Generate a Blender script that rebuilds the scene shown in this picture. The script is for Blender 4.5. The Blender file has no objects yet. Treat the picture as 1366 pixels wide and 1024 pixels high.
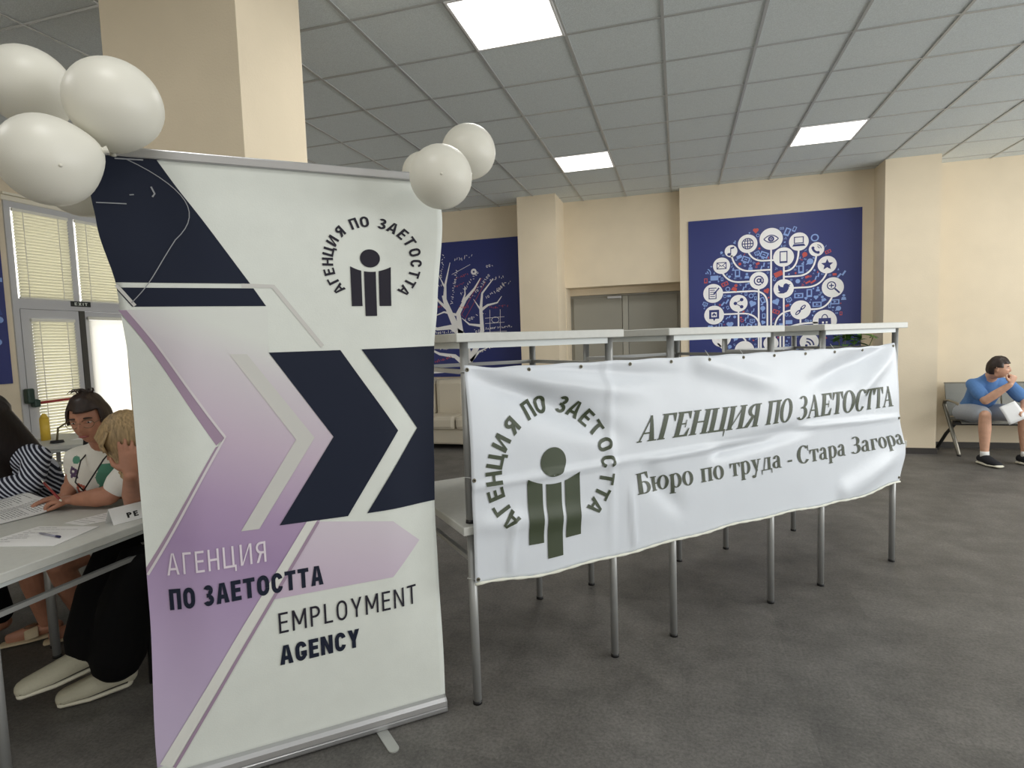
import bpy, bmesh, math, random
from mathutils import Vector, Matrix, noise
C_ = bpy.context
scene = C_.scene
col = scene.collection
PI = math.pi
rnd = random.Random(7)

# ------------------------------------------------------------------ camera, world, lights, exposure
CAM = Vector((0, 0, 1.48))
yaw, pitch, roll = [math.radians(a) for a in (16.2247, -4.26, -1.888)]
fw = Vector((-math.sin(yaw) * math.cos(pitch), math.cos(yaw) * math.cos(pitch), math.sin(pitch)))
rt = Vector((math.cos(yaw), math.sin(yaw), 0))
up_ = rt.cross(fw)
cr = rt * math.cos(roll) + up_ * math.sin(roll)
cu = -rt * math.sin(roll) + up_ * math.cos(roll)
cam = bpy.data.cameras.new('camera')
cam.sensor_width = 36.0
cam.lens = 768.4 / 1366 * 36
cam.clip_start = 0.02
camo = bpy.data.objects.new('camera', cam)
col.objects.link(camo)
M = Matrix((cr, cu, -fw)).transposed().to_4x4()
M.translation = CAM
camo.matrix_world = M
scene.camera = camo

scene.view_settings.view_transform = 'Standard'
scene.view_settings.look = 'None'
scene.view_settings.gamma = 1
scene.view_settings.exposure = 0.0
scene.view_settings.use_curve_mapping = False

world = bpy.data.worlds.new('daylight')
scene.world = world
world.use_nodes = True
bg = world.node_tree.nodes['Background']
bg.inputs[0].default_value = (1.0, 0.98, 0.94, 1)
bg.inputs[1].default_value = 2.6


def area(name, loc, direction, sx, sy, power, color=(1, 1, 1)):
    l = bpy.data.lights.new(name, 'AREA')
    l.shape = 'RECTANGLE'
    l.size = sx
    l.size_y = sy
    l.energy = power
    l.color = color
    o = bpy.data.objects.new(name, l)
    o.location = loc
    o.rotation_euler = Vector(direction).to_track_quat('-Z', 'Y').to_euler()
    col.objects.link(o)
    return o


# daylight through unseen windows at right, plus soft fill lamp added behind the camera
area('daylight_and_fill', (7.3, 2.5, 1.9), (-1, 0, 0.22), 9.0, 2.2, 400, (0.97, 0.99, 1.0))
area('daylight_and_fill', (0.5, -3.8, 1.9), (0.05, 1, 0.2), 9.0, 2.2, 70, (0.97, 0.99, 1.0))

# ------------------------------------------------------------------ materials


def lin(c):
    out = []
    for v in c:
        v = v / 255.0
        out.append(v / 12.92 if v <= 0.04045 else ((v + 0.055) / 1.055) ** 2.4)
    return tuple(out) + (1.0,)


MATS = {}


def mat(name, c, rough=0.5, metal=0.0, bump=0.0, bscale=60.0, vary=0.0, vscale=8.0, spec=None, detail=3.0, stretch=None):
    if name in MATS:
        return MATS[name]
    m = bpy.data.materials.new(name)
    m.use_nodes = True
    nt = m.node_tree
    b = nt.nodes['Principled BSDF']
    base = lin(c)
    b.inputs['Base Color'].default_value = base
    b.inputs['Roughness'].default_value = rough
    b.inputs['Metallic'].default_value = metal
    if spec is not None:
        b.inputs['Specular IOR Level'].default_value = spec
    tc = nt.nodes.new('ShaderNodeTexCoord')
    if vary > 0:
        n = nt.nodes.new('ShaderNodeTexNoise')
        n.inputs['Scale'].default_value = vscale
        n.inputs['Detail'].default_value = detail
        if stretch:
            mp = nt.nodes.new('ShaderNodeMapping')
            mp.inputs['Scale'].default_value = stretch
            nt.links.new(tc.outputs['Object'], mp.inputs['Vector'])
            nt.links.new(mp.outputs['Vector'], n.inputs['Vector'])
        else:
            nt.links.new(tc.outputs['Object'], n.inputs['Vector'])
        r = nt.nodes.new('ShaderNodeValToRGB')
        r.color_ramp.elements[0].position = 0.3
        r.color_ramp.elements[1].position = 0.7
        r.color_ramp.elements[0].color = tuple(max(0, v * (1 - vary)) for v in base[:3]) + (1,)
        r.color_ramp.elements[1].color = tuple(min(1, v * (1 + vary)) for v in base[:3]) + (1,)
        nt.links.new(n.outputs['Fac'], r.inputs['Fac'])
        nt.links.new(r.outputs['Color'], b.inputs['Base Color'])
    if bump > 0:
        n2 = nt.nodes.new('ShaderNodeTexNoise')
        n2.inputs['Scale'].default_value = bscale
        n2.inputs['Detail'].default_value = 4
        nt.links.new(tc.outputs['Object'], n2.inputs['Vector'])
        bp = nt.nodes.new('ShaderNodeBump')
        bp.inputs['Strength'].default_value = bump
        bp.inputs['Distance'].default_value = 0.01
        nt.links.new(n2.outputs['Fac'], bp.inputs['Height'])
        nt.links.new(bp.outputs['Normal'], b.inputs['Normal'])
    MATS[name] = m
    return m


def emit(name, c, strength):
    m = bpy.data.materials.new(name)
    m.use_nodes = True
    nt = m.node_tree
    b = nt.nodes['Principled BSDF']
    b.inputs['Base Color'].default_value = lin(c)
    b.inputs['Emission Color'].default_value = lin(c)
    b.inputs['Emission Strength'].default_value = strength
    return m


def translucent(name, c, mix=0.5, rough=0.6):
    m = bpy.data.materials.new(name)
    m.use_nodes = True
    nt = m.node_tree
    b = nt.nodes['Principled BSDF']
    b.inputs['Base Color'].default_value = lin(c)
    b.inputs['Roughness'].default_value = rough
    t = nt.nodes.new('ShaderNodeBsdfTranslucent')
    t.inputs['Color'].default_value = lin(c)
    mx = nt.nodes.new('ShaderNodeMixShader')
    mx.inputs[0].default_value = mix
    nt.links.new(b.outputs[0], mx.inputs[1])
    nt.links.new(t.outputs[0], mx.inputs[2])
    nt.links.new(mx.outputs[0], nt.nodes['Material Output'].inputs[0])
    return m


def glassmat(name, gloss=0.08, tint=(1, 1, 1, 1), rough=0.02):
    m = bpy.data.materials.new(name)
    m.use_nodes = True
    nt = m.node_tree
    nt.nodes.remove(nt.nodes['Principled BSDF'])
    t = nt.nodes.new('ShaderNodeBsdfTransparent')
    t.inputs[0].default_value = tint
    g = nt.nodes.new('ShaderNodeBsdfGlossy')
    g.inputs['Roughness'].default_value = rough
    mx = nt.nodes.new('ShaderNodeMixShader')
    mx.inputs[0].default_value = gloss
    nt.links.new(t.outputs[0], mx.inputs[1])
    nt.links.new(g.outputs[0], mx.inputs[2])
    nt.links.new(mx.outputs[0], nt.nodes['Material Output'].inputs[0])
    return m


def floor_mat():
    m = bpy.data.materials.new('vinyl_floor')
    m.use_nodes = True
    nt = m.node_tree
    N = nt.nodes.new
    L = nt.links.new
    b = nt.nodes['Principled BSDF']
    tc = N('ShaderNodeTexCoord')
    n1 = N('ShaderNodeTexNoise')
    n1.inputs['Scale'].default_value = 3.2
    n1.inputs['Detail'].default_value = 9
    n1.inputs['Roughness'].default_value = 0.72
    L(tc.outputs['Object'], n1.inputs['Vector'])
    r1 = N('ShaderNodeValToRGB')
    e = r1.color_ramp.elements
    e[0].position = 0.33
    e[0].color = lin((86, 84, 81))
    e[1].position = 0.68
    e[1].color = lin((116, 113, 109))
    L(n1.outputs['Fac'], r1.inputs['Fac'])
    n2 = N('ShaderNodeTexNoise')
    n2.inputs['Scale'].default_value = 75
    n2.inputs['Detail'].default_value = 5
    n2.inputs['Roughness'].default_value = 0.75
    L(tc.outputs['Object'], n2.inputs['Vector'])
    r2 = N('ShaderNodeValToRGB')
    e = r2.color_ramp.elements
    e[0].position = 0.33
    e[0].color = (0.66, 0.66, 0.66, 1)
    e[1].position = 0.7
    e[1].color = (1.34, 1.34, 1.34, 1)
    L(n2.outputs['Fac'], r2.inputs['Fac'])
    mx = N('ShaderNodeMix')
    mx.data_type = 'RGBA'
    mx.blend_type = 'MULTIPLY'
    mx.inputs[0].default_value = 1
    L(r1.outputs['Color'], mx.inputs[6])
    L(r2.outputs['Color'], mx.inputs[7])
    # large tiles of slightly different tone
    mp = N('ShaderNodeMapping')
    mp.inputs['Rotation'].default_value = (0, 0, 0.0)
    L(tc.outputs['Object'], mp.inputs['Vector'])
    br = N('ShaderNodeTexBrick')
    br.offset = 0.5
    br.inputs['Scale'].default_value = 1.0
    br.inputs['Brick Width'].default_value = 0.92
    br.inputs['Row Height'].default_value = 0.46
    br.inputs['Mortar Size'].default_value = 0.0008
    br.inputs['Color1'].default_value = (0.9, 0.9, 0.9, 1)
    br.inputs['Color2'].default_value = (1.1, 1.1, 1.1, 1)
    br.inputs['Mortar'].default_value = (0.85, 0.85, 0.85, 1)
    L(mp.outputs['Vector'], br.inputs['Vector'])
    mx2 = N('ShaderNodeMix')
    mx2.data_type = 'RGBA'
    mx2.blend_type = 'MULTIPLY'
    mx2.inputs[0].default_value = 1
    L(mx.outputs[2], mx2.inputs[6])
    L(br.outputs['Color'], mx2.inputs[7])
    L(mx2.outputs[2], b.inputs['Base Color'])
    b.inputs['Roughness'].default_value = 0.5
    b.inputs['Specular IOR Level'].default_value = 0.35
    bp = N('ShaderNodeBump')
    bp.inputs['Strength'].default_value = 0.12
    bp.inputs['Distance'].default_value = 0.004
    L(n2.outputs['Fac'], bp.inputs['Height'])
    L(bp.outputs['Normal'], b.inputs['Normal'])
    return m


def stripe_mat():
    m = bpy.data.materials.new('striped_cotton')
    m.use_nodes = True
    nt = m.node_tree
    b = nt.nodes['Principled BSDF']
    tc = nt.nodes.new('ShaderNodeTexCoord')
    w = nt.nodes.new('ShaderNodeTexWave')
    w.bands_direction = 'DIAGONAL'
    w.inputs['Scale'].default_value = 21
    w.inputs['Distortion'].default_value = 1.2
    w.inputs['Detail Scale'].default_value = 0.8
    nt.links.new(tc.outputs['Object'], w.inputs['Vector'])
    r = nt.nodes.new('ShaderNodeValToRGB')
    r.color_ramp.interpolation = 'CONSTANT'
    r.color_ramp.elements[0].color = lin((24, 27, 48))
    r.color_ramp.elements[1].position = 0.62
    r.color_ramp.elements[1].color = lin((205, 210, 225))
    nt.links.new(w.outputs['Fac'], r.inputs['Fac'])
    nt.links.new(r.outputs['Color'], b.inputs['Base Color'])
    b.inputs['Roughness'].default_value = 0.8
    return m


def gradient_mat(name, stops, lo, hi, rough=0.55, along=None):
    """printed ink whose colour runs along the print's own height (object z from lo to hi)"""
    m = bpy.data.materials.new(name)
    m.use_nodes = True
    nt = m.node_tree
    b = nt.nodes['Principled BSDF']
    tc = nt.nodes.new('ShaderNodeTexCoord')
    sp = nt.nodes.new('ShaderNodeSeparateXYZ')
    nt.links.new(tc.outputs['Object'], sp.inputs[0])
    mr = nt.nodes.new('ShaderNodeMapRange')
    mr.inputs['From Min'].default_value = lo
    mr.inputs['From Max'].default_value = hi
    if along:
        dp = nt.nodes.new('ShaderNodeVectorMath')
        dp.operation = 'DOT_PRODUCT'
        dp.inputs[1].default_value = along
        nt.links.new(tc.outputs['Object'], dp.inputs[0])
        nt.links.new(dp.outputs['Value'], mr.inputs['Value'])
    else:
        nt.links.new(sp.outputs['Z'], mr.inputs['Value'])
    r = nt.nodes.new('ShaderNodeValToRGB')
    cr_ = r.color_ramp
    cr_.elements[0].position = stops[0][0]
    cr_.elements[0].color = lin(stops[0][1])
    cr_.elements[1].position = stops[-1][0]
    cr_.elements[1].color = lin(stops[-1][1])
    for p, c in stops[1:-1]:
        e = cr_.elements.new(p)
        e.color = lin(c)
    nt.links.new(mr.outputs[0], r.inputs['Fac'])
    nt.links.new(r.outputs['Color'], b.inputs['Base Color'])
    b.inputs['Roughness'].default_value = rough
    return m


CREAM = mat('cream_wall_paint', (227, 213, 188), 0.85, bump=0.12, bscale=90, vary=0.03, vscale=3)
CEIL = mat('mineral_ceiling_tile', (218, 225, 226), 0.9, bump=0.5, bscale=180, vary=0.10, vscale=160, detail=2)
TBAR = mat('ceiling_grid_paint', (176, 178, 177), 0.3)
BASEB = mat('dark_skirting', (58, 54, 51), 0.5)
FRAME = mat('white_window_frame', (196, 196, 198), 0.4)
STEEL = mat('brushed_steel_tube', (168, 169, 168), 0.42, metal=0.45)
ALU = mat('anodised_aluminium', (190, 190, 192), 0.35, metal=0.8)
LAMINATE = mat('grey_laminate', (200, 201, 196), 0.45, vary=0.03, vscale=40)
APRON = mat('pale_grey_steel_frame', (222, 228, 228), 0.42)
BLACKP = mat('black_plastic', (22, 22, 23), 0.5)
VINYL = mat('white_banner_vinyl', (215, 220, 227), 0.42, bump=0.05, bscale=25)
GREEN = mat('dark_green_print', (62, 71, 51), 0.5)
GREYGREEN = mat('faded_green_print', (76, 82, 68), 0.5)
FABRIC = mat('white_display_fabric', (219, 223, 217), 0.6, bump=0.05, bscale=200, vary=0.02, vscale=14)
NAVY = mat('navy_print', (28, 34, 51), 0.7, spec=.25)
INK = mat('dark_slate_print', (42, 40, 50), 0.7, spec=.25)
LILACW = mat('pale_lilac_print', (212, 206, 210), 0.55)
PALEG = mat('pale_grey_print', (202, 201, 197), 0.55)
WHITEP = mat('white_print', (220, 220, 215), 0.55)
MAUVE = mat('mauve_print', (160, 138, 160), 0.55)
PURPLE = gradient_mat('purple_gradient_print', [(0.0, (190, 176, 202)), (0.25, (180, 161, 193)), (0.49, (162, 138, 175)), (0.60, (172, 149, 181)), (0.757, (195, 178, 196)), (0.92, (206, 200, 206)), (1.0, (217, 220, 215))], -.05, 1.47, along=(.45 * .766, .45 * .643, 1.0))
ARROWP = gradient_mat('lilac_gradient_print', [(0.0, (192, 172, 195)), (0.5, (204, 190, 206)), (1.0, (214, 207, 214))], 0.48, 1.02, along=(.35 * .766, .35 * .643, 1.0))
POSTER = mat('royal_blue_poster', (44, 54, 118), 0.4)
PWHITE = mat('poster_white_ink', (250, 249, 249), 0.5)
PLIGHT = mat('poster_light_blue_ink', (140, 170, 226), 0.5)
PRED = mat('poster_red_ink', (196, 84, 76), 0.5)
DOORG = mat('grey_door_paint', (150, 148, 138), 0.45)
SOFA = mat('beige_leather', (205, 196, 178), 0.45, bump=0.1, bscale=40)
PAPER = mat('white_paper', (236, 236, 236), 0.7)
TEXTG = mat('grey_printed_text', (120, 120, 124), 0.7)
BLACKINK = mat('black_ink', (25, 25, 28), 0.6)
SKIN = mat('skin', (206, 160, 134), 0.5, vary=0.06, vscale=30)
SKIN2 = mat('tanned_skin', (176, 124, 100), 0.5, vary=0.06, vscale=30)
LIPS = mat('lips', (150, 84, 78), 0.45)
EYEW = mat('eye_white', (225, 222, 216), 0.3)
EYED = mat('dark_iris', (40, 30, 26), 0.25)
HAIRD = mat('dark_brown_hair', (44, 30, 24), 0.45, vary=0.45, vscale=110, stretch=(1, 1, .12))
HAIRB = mat('near_black_hair', (28, 20, 18), 0.42, vary=0.45, vscale=110, stretch=(1, 1, .1))
HAIRY = mat('dark_blonde_hair', (168, 142, 104), 0.5, vary=0.4, vscale=120, stretch=(1, 1, .14))
LATEX = None

# ------------------------------------------------------------------ builders
ROOTS = {}


class MB:
    def __init__(self):
        self.v = []
        self.f = []
        self.mi = []
        self.sm = []

    def add(self, vs, fs, mi=0, smooth=False):
        o = len(self.v)
        self.v += [Vector(p) for p in vs]
        for f in fs:
            self.f.append([i + o for i in f])
            self.mi.append(mi)
            self.sm.append(smooth)
        return self

    def box(self, c, s, R=None, mi=0, bev=0.0):
        c = Vector(c)
        hx, hy, hz = s[0] / 2, s[1] / 2, s[2] / 2
        bm = bmesh.new()
        bmesh.ops.create_cube(bm, size=1)
        for v in bm.verts:
            v.co = Vector((v.co.x * s[0], v.co.y * s[1], v.co.z * s[2]))
        if bev > 0:
            bmesh.ops.bevel(bm, geom=bm.edges[:], offset=min(bev, hx * .9, hy * .9, hz * .9), segments=2, affect='EDGES', profile=0.5)
        bm.verts.index_update()
        vs = [(R @ v.co if R else v.co) + c for v in bm.verts]
        fs = [[v.index for v in f.verts] for f in bm.faces]
        bm.free()
        return self.add(vs, fs, mi)

    def bx(self, a, b, mi=0, bev=0.0):
        a = Vector(a)
        b = Vector(b)
        return self.box((a + b) / 2, (abs(b.x - a.x), abs(b.y - a.y), abs(b.z - a.z)), None, mi, bev)

    def rings(self, rings, mi=0, cap=True, smooth=True, closed=False):
        n = len(rings[0])
        vs = [p for r in rings for p in r]
        fs = []
        m = len(rings)
        for i in range(m if closed else m - 1):
            for j in range(n):
                a = i * n + j
                b = i * n + (j + 1) % n
                k = ((i + 1) % m) * n
                fs.append([a, b, k + (j + 1) % n, k + j])
        if cap and not closed:
            fs.append(list(range(n))[::-1])
            fs.append([(m - 1) * n + j for j in range(n)])
        return self.add(vs, fs, mi, smooth)

    def cyl(self, p0, p1, r0, r1=None, seg=16, mi=0, smooth=True):
        p0 = Vector(p0)
        p1 = Vector(p1)
        r1 = r0 if r1 is None else r1
        d = (p1 - p0).normalized()
        a = d.orthogonal().normalized()
        b = d.cross(a)
        R = []
        for p, r in ((p0, r0), (p1, r1)):
            R.append([p + a * (r * math.cos(2 * PI * k / seg)) + b * (r * math.sin(2 * PI * k / seg)) for k in range(seg)])
        return self.rings(R, mi, True, smooth)

    def tube(self, path, r, seg=8, mi=0, cap=True, closed=False):
        P = [Vector(p) for p in path]
        n = len(P)
        rr = r if isinstance(r, (list, tuple)) else [r] * n
        R = []
        a = None
        for i in range(n):
            if closed:
                t = (P[(i + 1) % n] - P[i - 1]).normalized()
            else:
                t = (P[min(i + 1, n - 1)] - P[max(i - 1, 0)]).normalized()
            a = t.orthogonal() if a is None else a - t * a.dot(t)
            a.normalize()
            b = t.cross(a)
            R.append([P[i] + a * (rr[i] * math.cos(2 * PI * k / seg)) + b * (rr[i] * math.sin(2 * PI * k / seg)) for k in range(seg)])
        return self.rings(R, mi, cap, True, closed)

    def loft(self, path, radii, ref=(1, 0, 0), seg=16, mi=0, dome=True):
        """elliptical limb: radii = [(along ref, across)], rounded ends"""
        P = [Vector(p) for p in path]
        Q = [(r, r) if not isinstance(r, (tuple, list)) else r for r in radii]
        ref = Vector(ref)
        n = len(P)
        if dome:
            t0 = (P[0] - P[1]).normalized()
            t1 = (P[-1] - P[-2]).normalized()
            m0 = min(Q[0])
            m1 = min(Q[-1])
            pre = [(P[0] + t0 * m0 * s, (Q[0][0] * c, Q[0][1] * c)) for s, c in ((0.98, 0.2), (0.87, 0.5), (0.6, 0.8))]
            post = [(P[-1] + t1 * m1 * s, (Q[-1][0] * c, Q[-1][1] * c)) for s, c in ((0.6, 0.8), (0.87, 0.5), (0.98, 0.2))]
            P = [p for p, _ in pre] + P + [p for p, _ in post]
            Q = [q for _, q in pre] + Q + [q for _, q in post]
        n = len(P)
        R = []
        for i in range(n):
            t = (P[min(i + 1, n - 1)] - P[max(i - 1, 0)]).normalized()
            a = ref - t * ref.dot(t)
            if a.length < 1e-3:
                a = t.orthogonal()
            a.normalize()
            b = t.cross(a)
            R.append([P[i] + a * (Q[i][0] * math.cos(2 * PI * k / seg)) + b * (Q[i][1] * math.sin(2 * PI * k / seg)) for k in range(seg)])
        return self.rings(R, mi, True, True)

    def sphere(self, c, r, seg=20, mi=0, fn=None):
        c = Vector(c)
        rx, ry, rz = (r, r, r) if not isinstance(r, (tuple, list)) else r
        rows = seg // 2
        R = []
        for i in range(1, rows):
            th = PI * i / rows
            row = []
            for j in range(seg):
                ph = 2 * PI * j / seg
                d = Vector((math.sin(th) * math.cos(ph), math.sin(th) * math.sin(ph), math.cos(th)))
                p = Vector((d.x * rx, d.y * ry, d.z * rz))
                row.append(c + (fn(d, p) if fn else p))
            R.append(row)
        return self.rings(R, mi, True, True)

    def prism(self, poly, fn, h, mi=0):
        """extrude a 2D polygon: fn(x, y, d) -> 3D with d = 0 / h"""
        n = len(poly)
        vs = [fn(x, y, 0) for x, y in poly] + [fn(x, y, h) for x, y in poly]
        fs = [list(range(n))[::-1], [n + i for i in range(n)]]
        for i in range(n):
            j = (i + 1) % n
            fs.append([i, j, n + j, n + i])
        return self.add(vs, fs, mi)

    def build(self, name, mats, parent=None, loc=None, auto=True):
        me = bpy.data.meshes.new(name)
        if parent is not None:
            inv = ROOTS.get(parent.name, Matrix.Identity(4)).inverted()
        elif loc is not None:
            inv = Matrix.Translation(-Vector(loc))
        else:
            inv = Matrix.Identity(4)
        me.from_pydata([tuple(inv @ p) for p in self.v], [], self.f)
        mats = mats if isinstance(mats, (list, tuple)) else [mats]
        for m in mats:
            me.materials.append(m)
        for p, mi, sm in zip(me.polygons, self.mi, self.sm):
            p.material_index = mi
            p.use_smooth = sm
        bm = bmesh.new()
        bm.from_mesh(me)
        bmesh.ops.recalc_face_normals(bm, faces=bm.faces[:])
        bm.to_mesh(me)
        bm.free()
        o = bpy.data.objects.new(name, me)
        col.objects.link(o)
        if parent is not None:
            o.parent = parent
            ROOTS[o.name] = ROOTS.get(parent.name, Matrix.Identity(4))
        elif loc is not None:
            o.location = loc
            ROOTS[o.name] = Matrix.Translation(Vector(loc))
        return o


def tag(o, label, cat, group=None, kind=None):
    o['label'] = label
    o['category'] = cat
    if group:
        o['group'] = group
    if kind:
        o['kind'] = kind
    return o


def struct(o):
    o['kind'] = 'structure'
    return o


def thing(name, loc, label, cat, group=None, rz=0.0):
    o = bpy.data.objects.new(name, None)
    o.empty_display_size = 0.1
    col.objects.link(o)
    o.location = loc
    o.rotation_euler = (0, 0, rz)
    ROOTS[o.name] = Matrix.Translation(Vector(loc)) @ Matrix.Rotation(rz, 4, 'Z')
    return tag(o, label, cat, group)


def copy_tree(o, parent=None):
    c = o.copy()
    col.objects.link(c)
    if parent is not None:
        c.parent = parent
    for ch in list(o.children):
        copy_tree(ch, c)
    return c


def evaluated(o, name, parent=None):
    """apply the modifiers of a temporary object, return a clean one"""
    dg = C_.evaluated_depsgraph_get()
    me = bpy.data.meshes.new_from_object(o.evaluated_get(dg))
    return me


def fuse(mb, name, mats, parent, voxel=0.006, smooth=3, paint=None):
    """merge overlapping limbs into one continuous skin"""
    t = mb.build('tmp', mats, None)
    r = t.modifiers.new('r', 'REMESH')
    r.mode = 'VOXEL'
    r.voxel_size = voxel
    if smooth:
        s = t.modifiers.new('s', 'SMOOTH')
        s.factor = 0.5
        s.iterations = smooth
    me = evaluated(t, name)
    old = t.data
    bpy.data.objects.remove(t)
    bpy.data.meshes.remove(old)
    me.name = name
    me.materials.clear()
    for m in (mats if isinstance(mats, (list, tuple)) else [mats]):
        me.materials.append(m)
    if paint:
        for p in me.polygons:
            p.material_index = paint(p.center)
    for p in me.polygons:
        p.use_smooth = True
    inv = ROOTS[parent.name].inverted()
    me.transform(inv)
    o = bpy.data.objects.new(name, me)
    col.objects.link(o)
    o.parent = parent
    ROOTS[o.name] = ROOTS[parent.name]
    return o


# ---- flat printing
def rect(x0, y0, x1, y1):
    return [(x0, y0), (x1, y0), (x1, y1), (x0, y1)]


def disc(cx, cy, r, n=28, ry=None):
    ry = r if ry is None else ry
    return [(cx + r * math.cos(2 * PI * k / n), cy + ry * math.sin(2 * PI * k / n)) for k in range(n)]


def arc(cx, cy, rx, ry, a0, a1, tx, ty=None, n=22):
    """list of quads making an arc stroke; thickness tx on the sides and ty at top and bottom (degrees)"""
    ty = tx if ty is None else ty
    out = []
    pts = []
    for k in range(n + 1):
        a = math.radians(a0 + (a1 - a0) * k / n)
        pts.append(((cx + rx * math.cos(a), cy + ry * math.sin(a)), (cx + (rx - tx) * math.cos(a), cy + (ry - ty) * math.sin(a))))
    for k in range(n):
        out.append([pts[k][0], pts[k + 1][0], pts[k + 1][1], pts[k][1]])
    return out


def line(pts, w, w1=None):
    """stroke along a polyline, optionally tapering to w1"""
    out = []
    w1 = w if w1 is None else w1
    n = len(pts)
    L = []
    for i in range(n):
        a = Vector(pts[max(i - 1, 0)])
        b = Vector(pts[min(i + 1, n - 1)])
        d = (b - a)
        d = d.normalized() if d.length > 1e-9 else Vector((1, 0))
        nn = Vector((-d.y, d.x)) * ((w + (w1 - w) * i / max(1, n - 1)) / 2)
        p = Vector(pts[i])
        L.append((tuple(p + nn), tuple(p - nn)))
    for i in range(n - 1):
        out.append([L[i][0], L[i + 1][0], L[i + 1][1], L[i][1]])
    return out


def curve3(p0, p1, p2, n=10):
    out = []
    for k in range(n + 1):
        t = k / n
        out.append((p0[0] * (1 - t) ** 2 + 2 * p1[0] * t * (1 - t) + p2[0] * t * t, p0[1] * (1 - t) ** 2 + 2 * p1[1] * t * (1 - t) + p2[1] * t * t))
    return out


def xf(polys, sx=1, sy=None, rot=0, tx=0, ty=0, shear=0):
    sy = sx if sy is None else sy
    c, s = math.cos(rot), math.sin(rot)
    out = []
    for P in polys:
        Q = []
        for x, y in P:
            x, y = x * sx + shear * y * sy, y * sy
            Q.append((x * c - y * s + tx, x * s + y * c + ty))
        out.append(Q)
    return out


# ---- plain condensed sans (Latin and Cyrillic) drawn from strokes, cap height 1, stroke width w
def bowl(x, y, ux, uy, w, a0, a1):
    return arc(x, y, ux, uy, a0, a1, w, w, 12)


def o_shape(W, w, y0=-.01, y1=1.01):
    r = W / 2
    ry = min(.38, (y1 - y0) / 2)
    return bowl(r, y1 - ry, r, ry, w, 0, 180) + bowl(r, y0 + ry, r, ry, w, 180, 360) + [rect(0, y0 + ry, w, y1 - ry), rect(W - w, y0 + ry, W, y1 - ry)]


def slant(xb, xt, w, y0=0, y1=1, e=1.12):
    return [(xb, y0), (xb + w * e, y0), (xt + w * e, y1), (xt, y1)]


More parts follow.
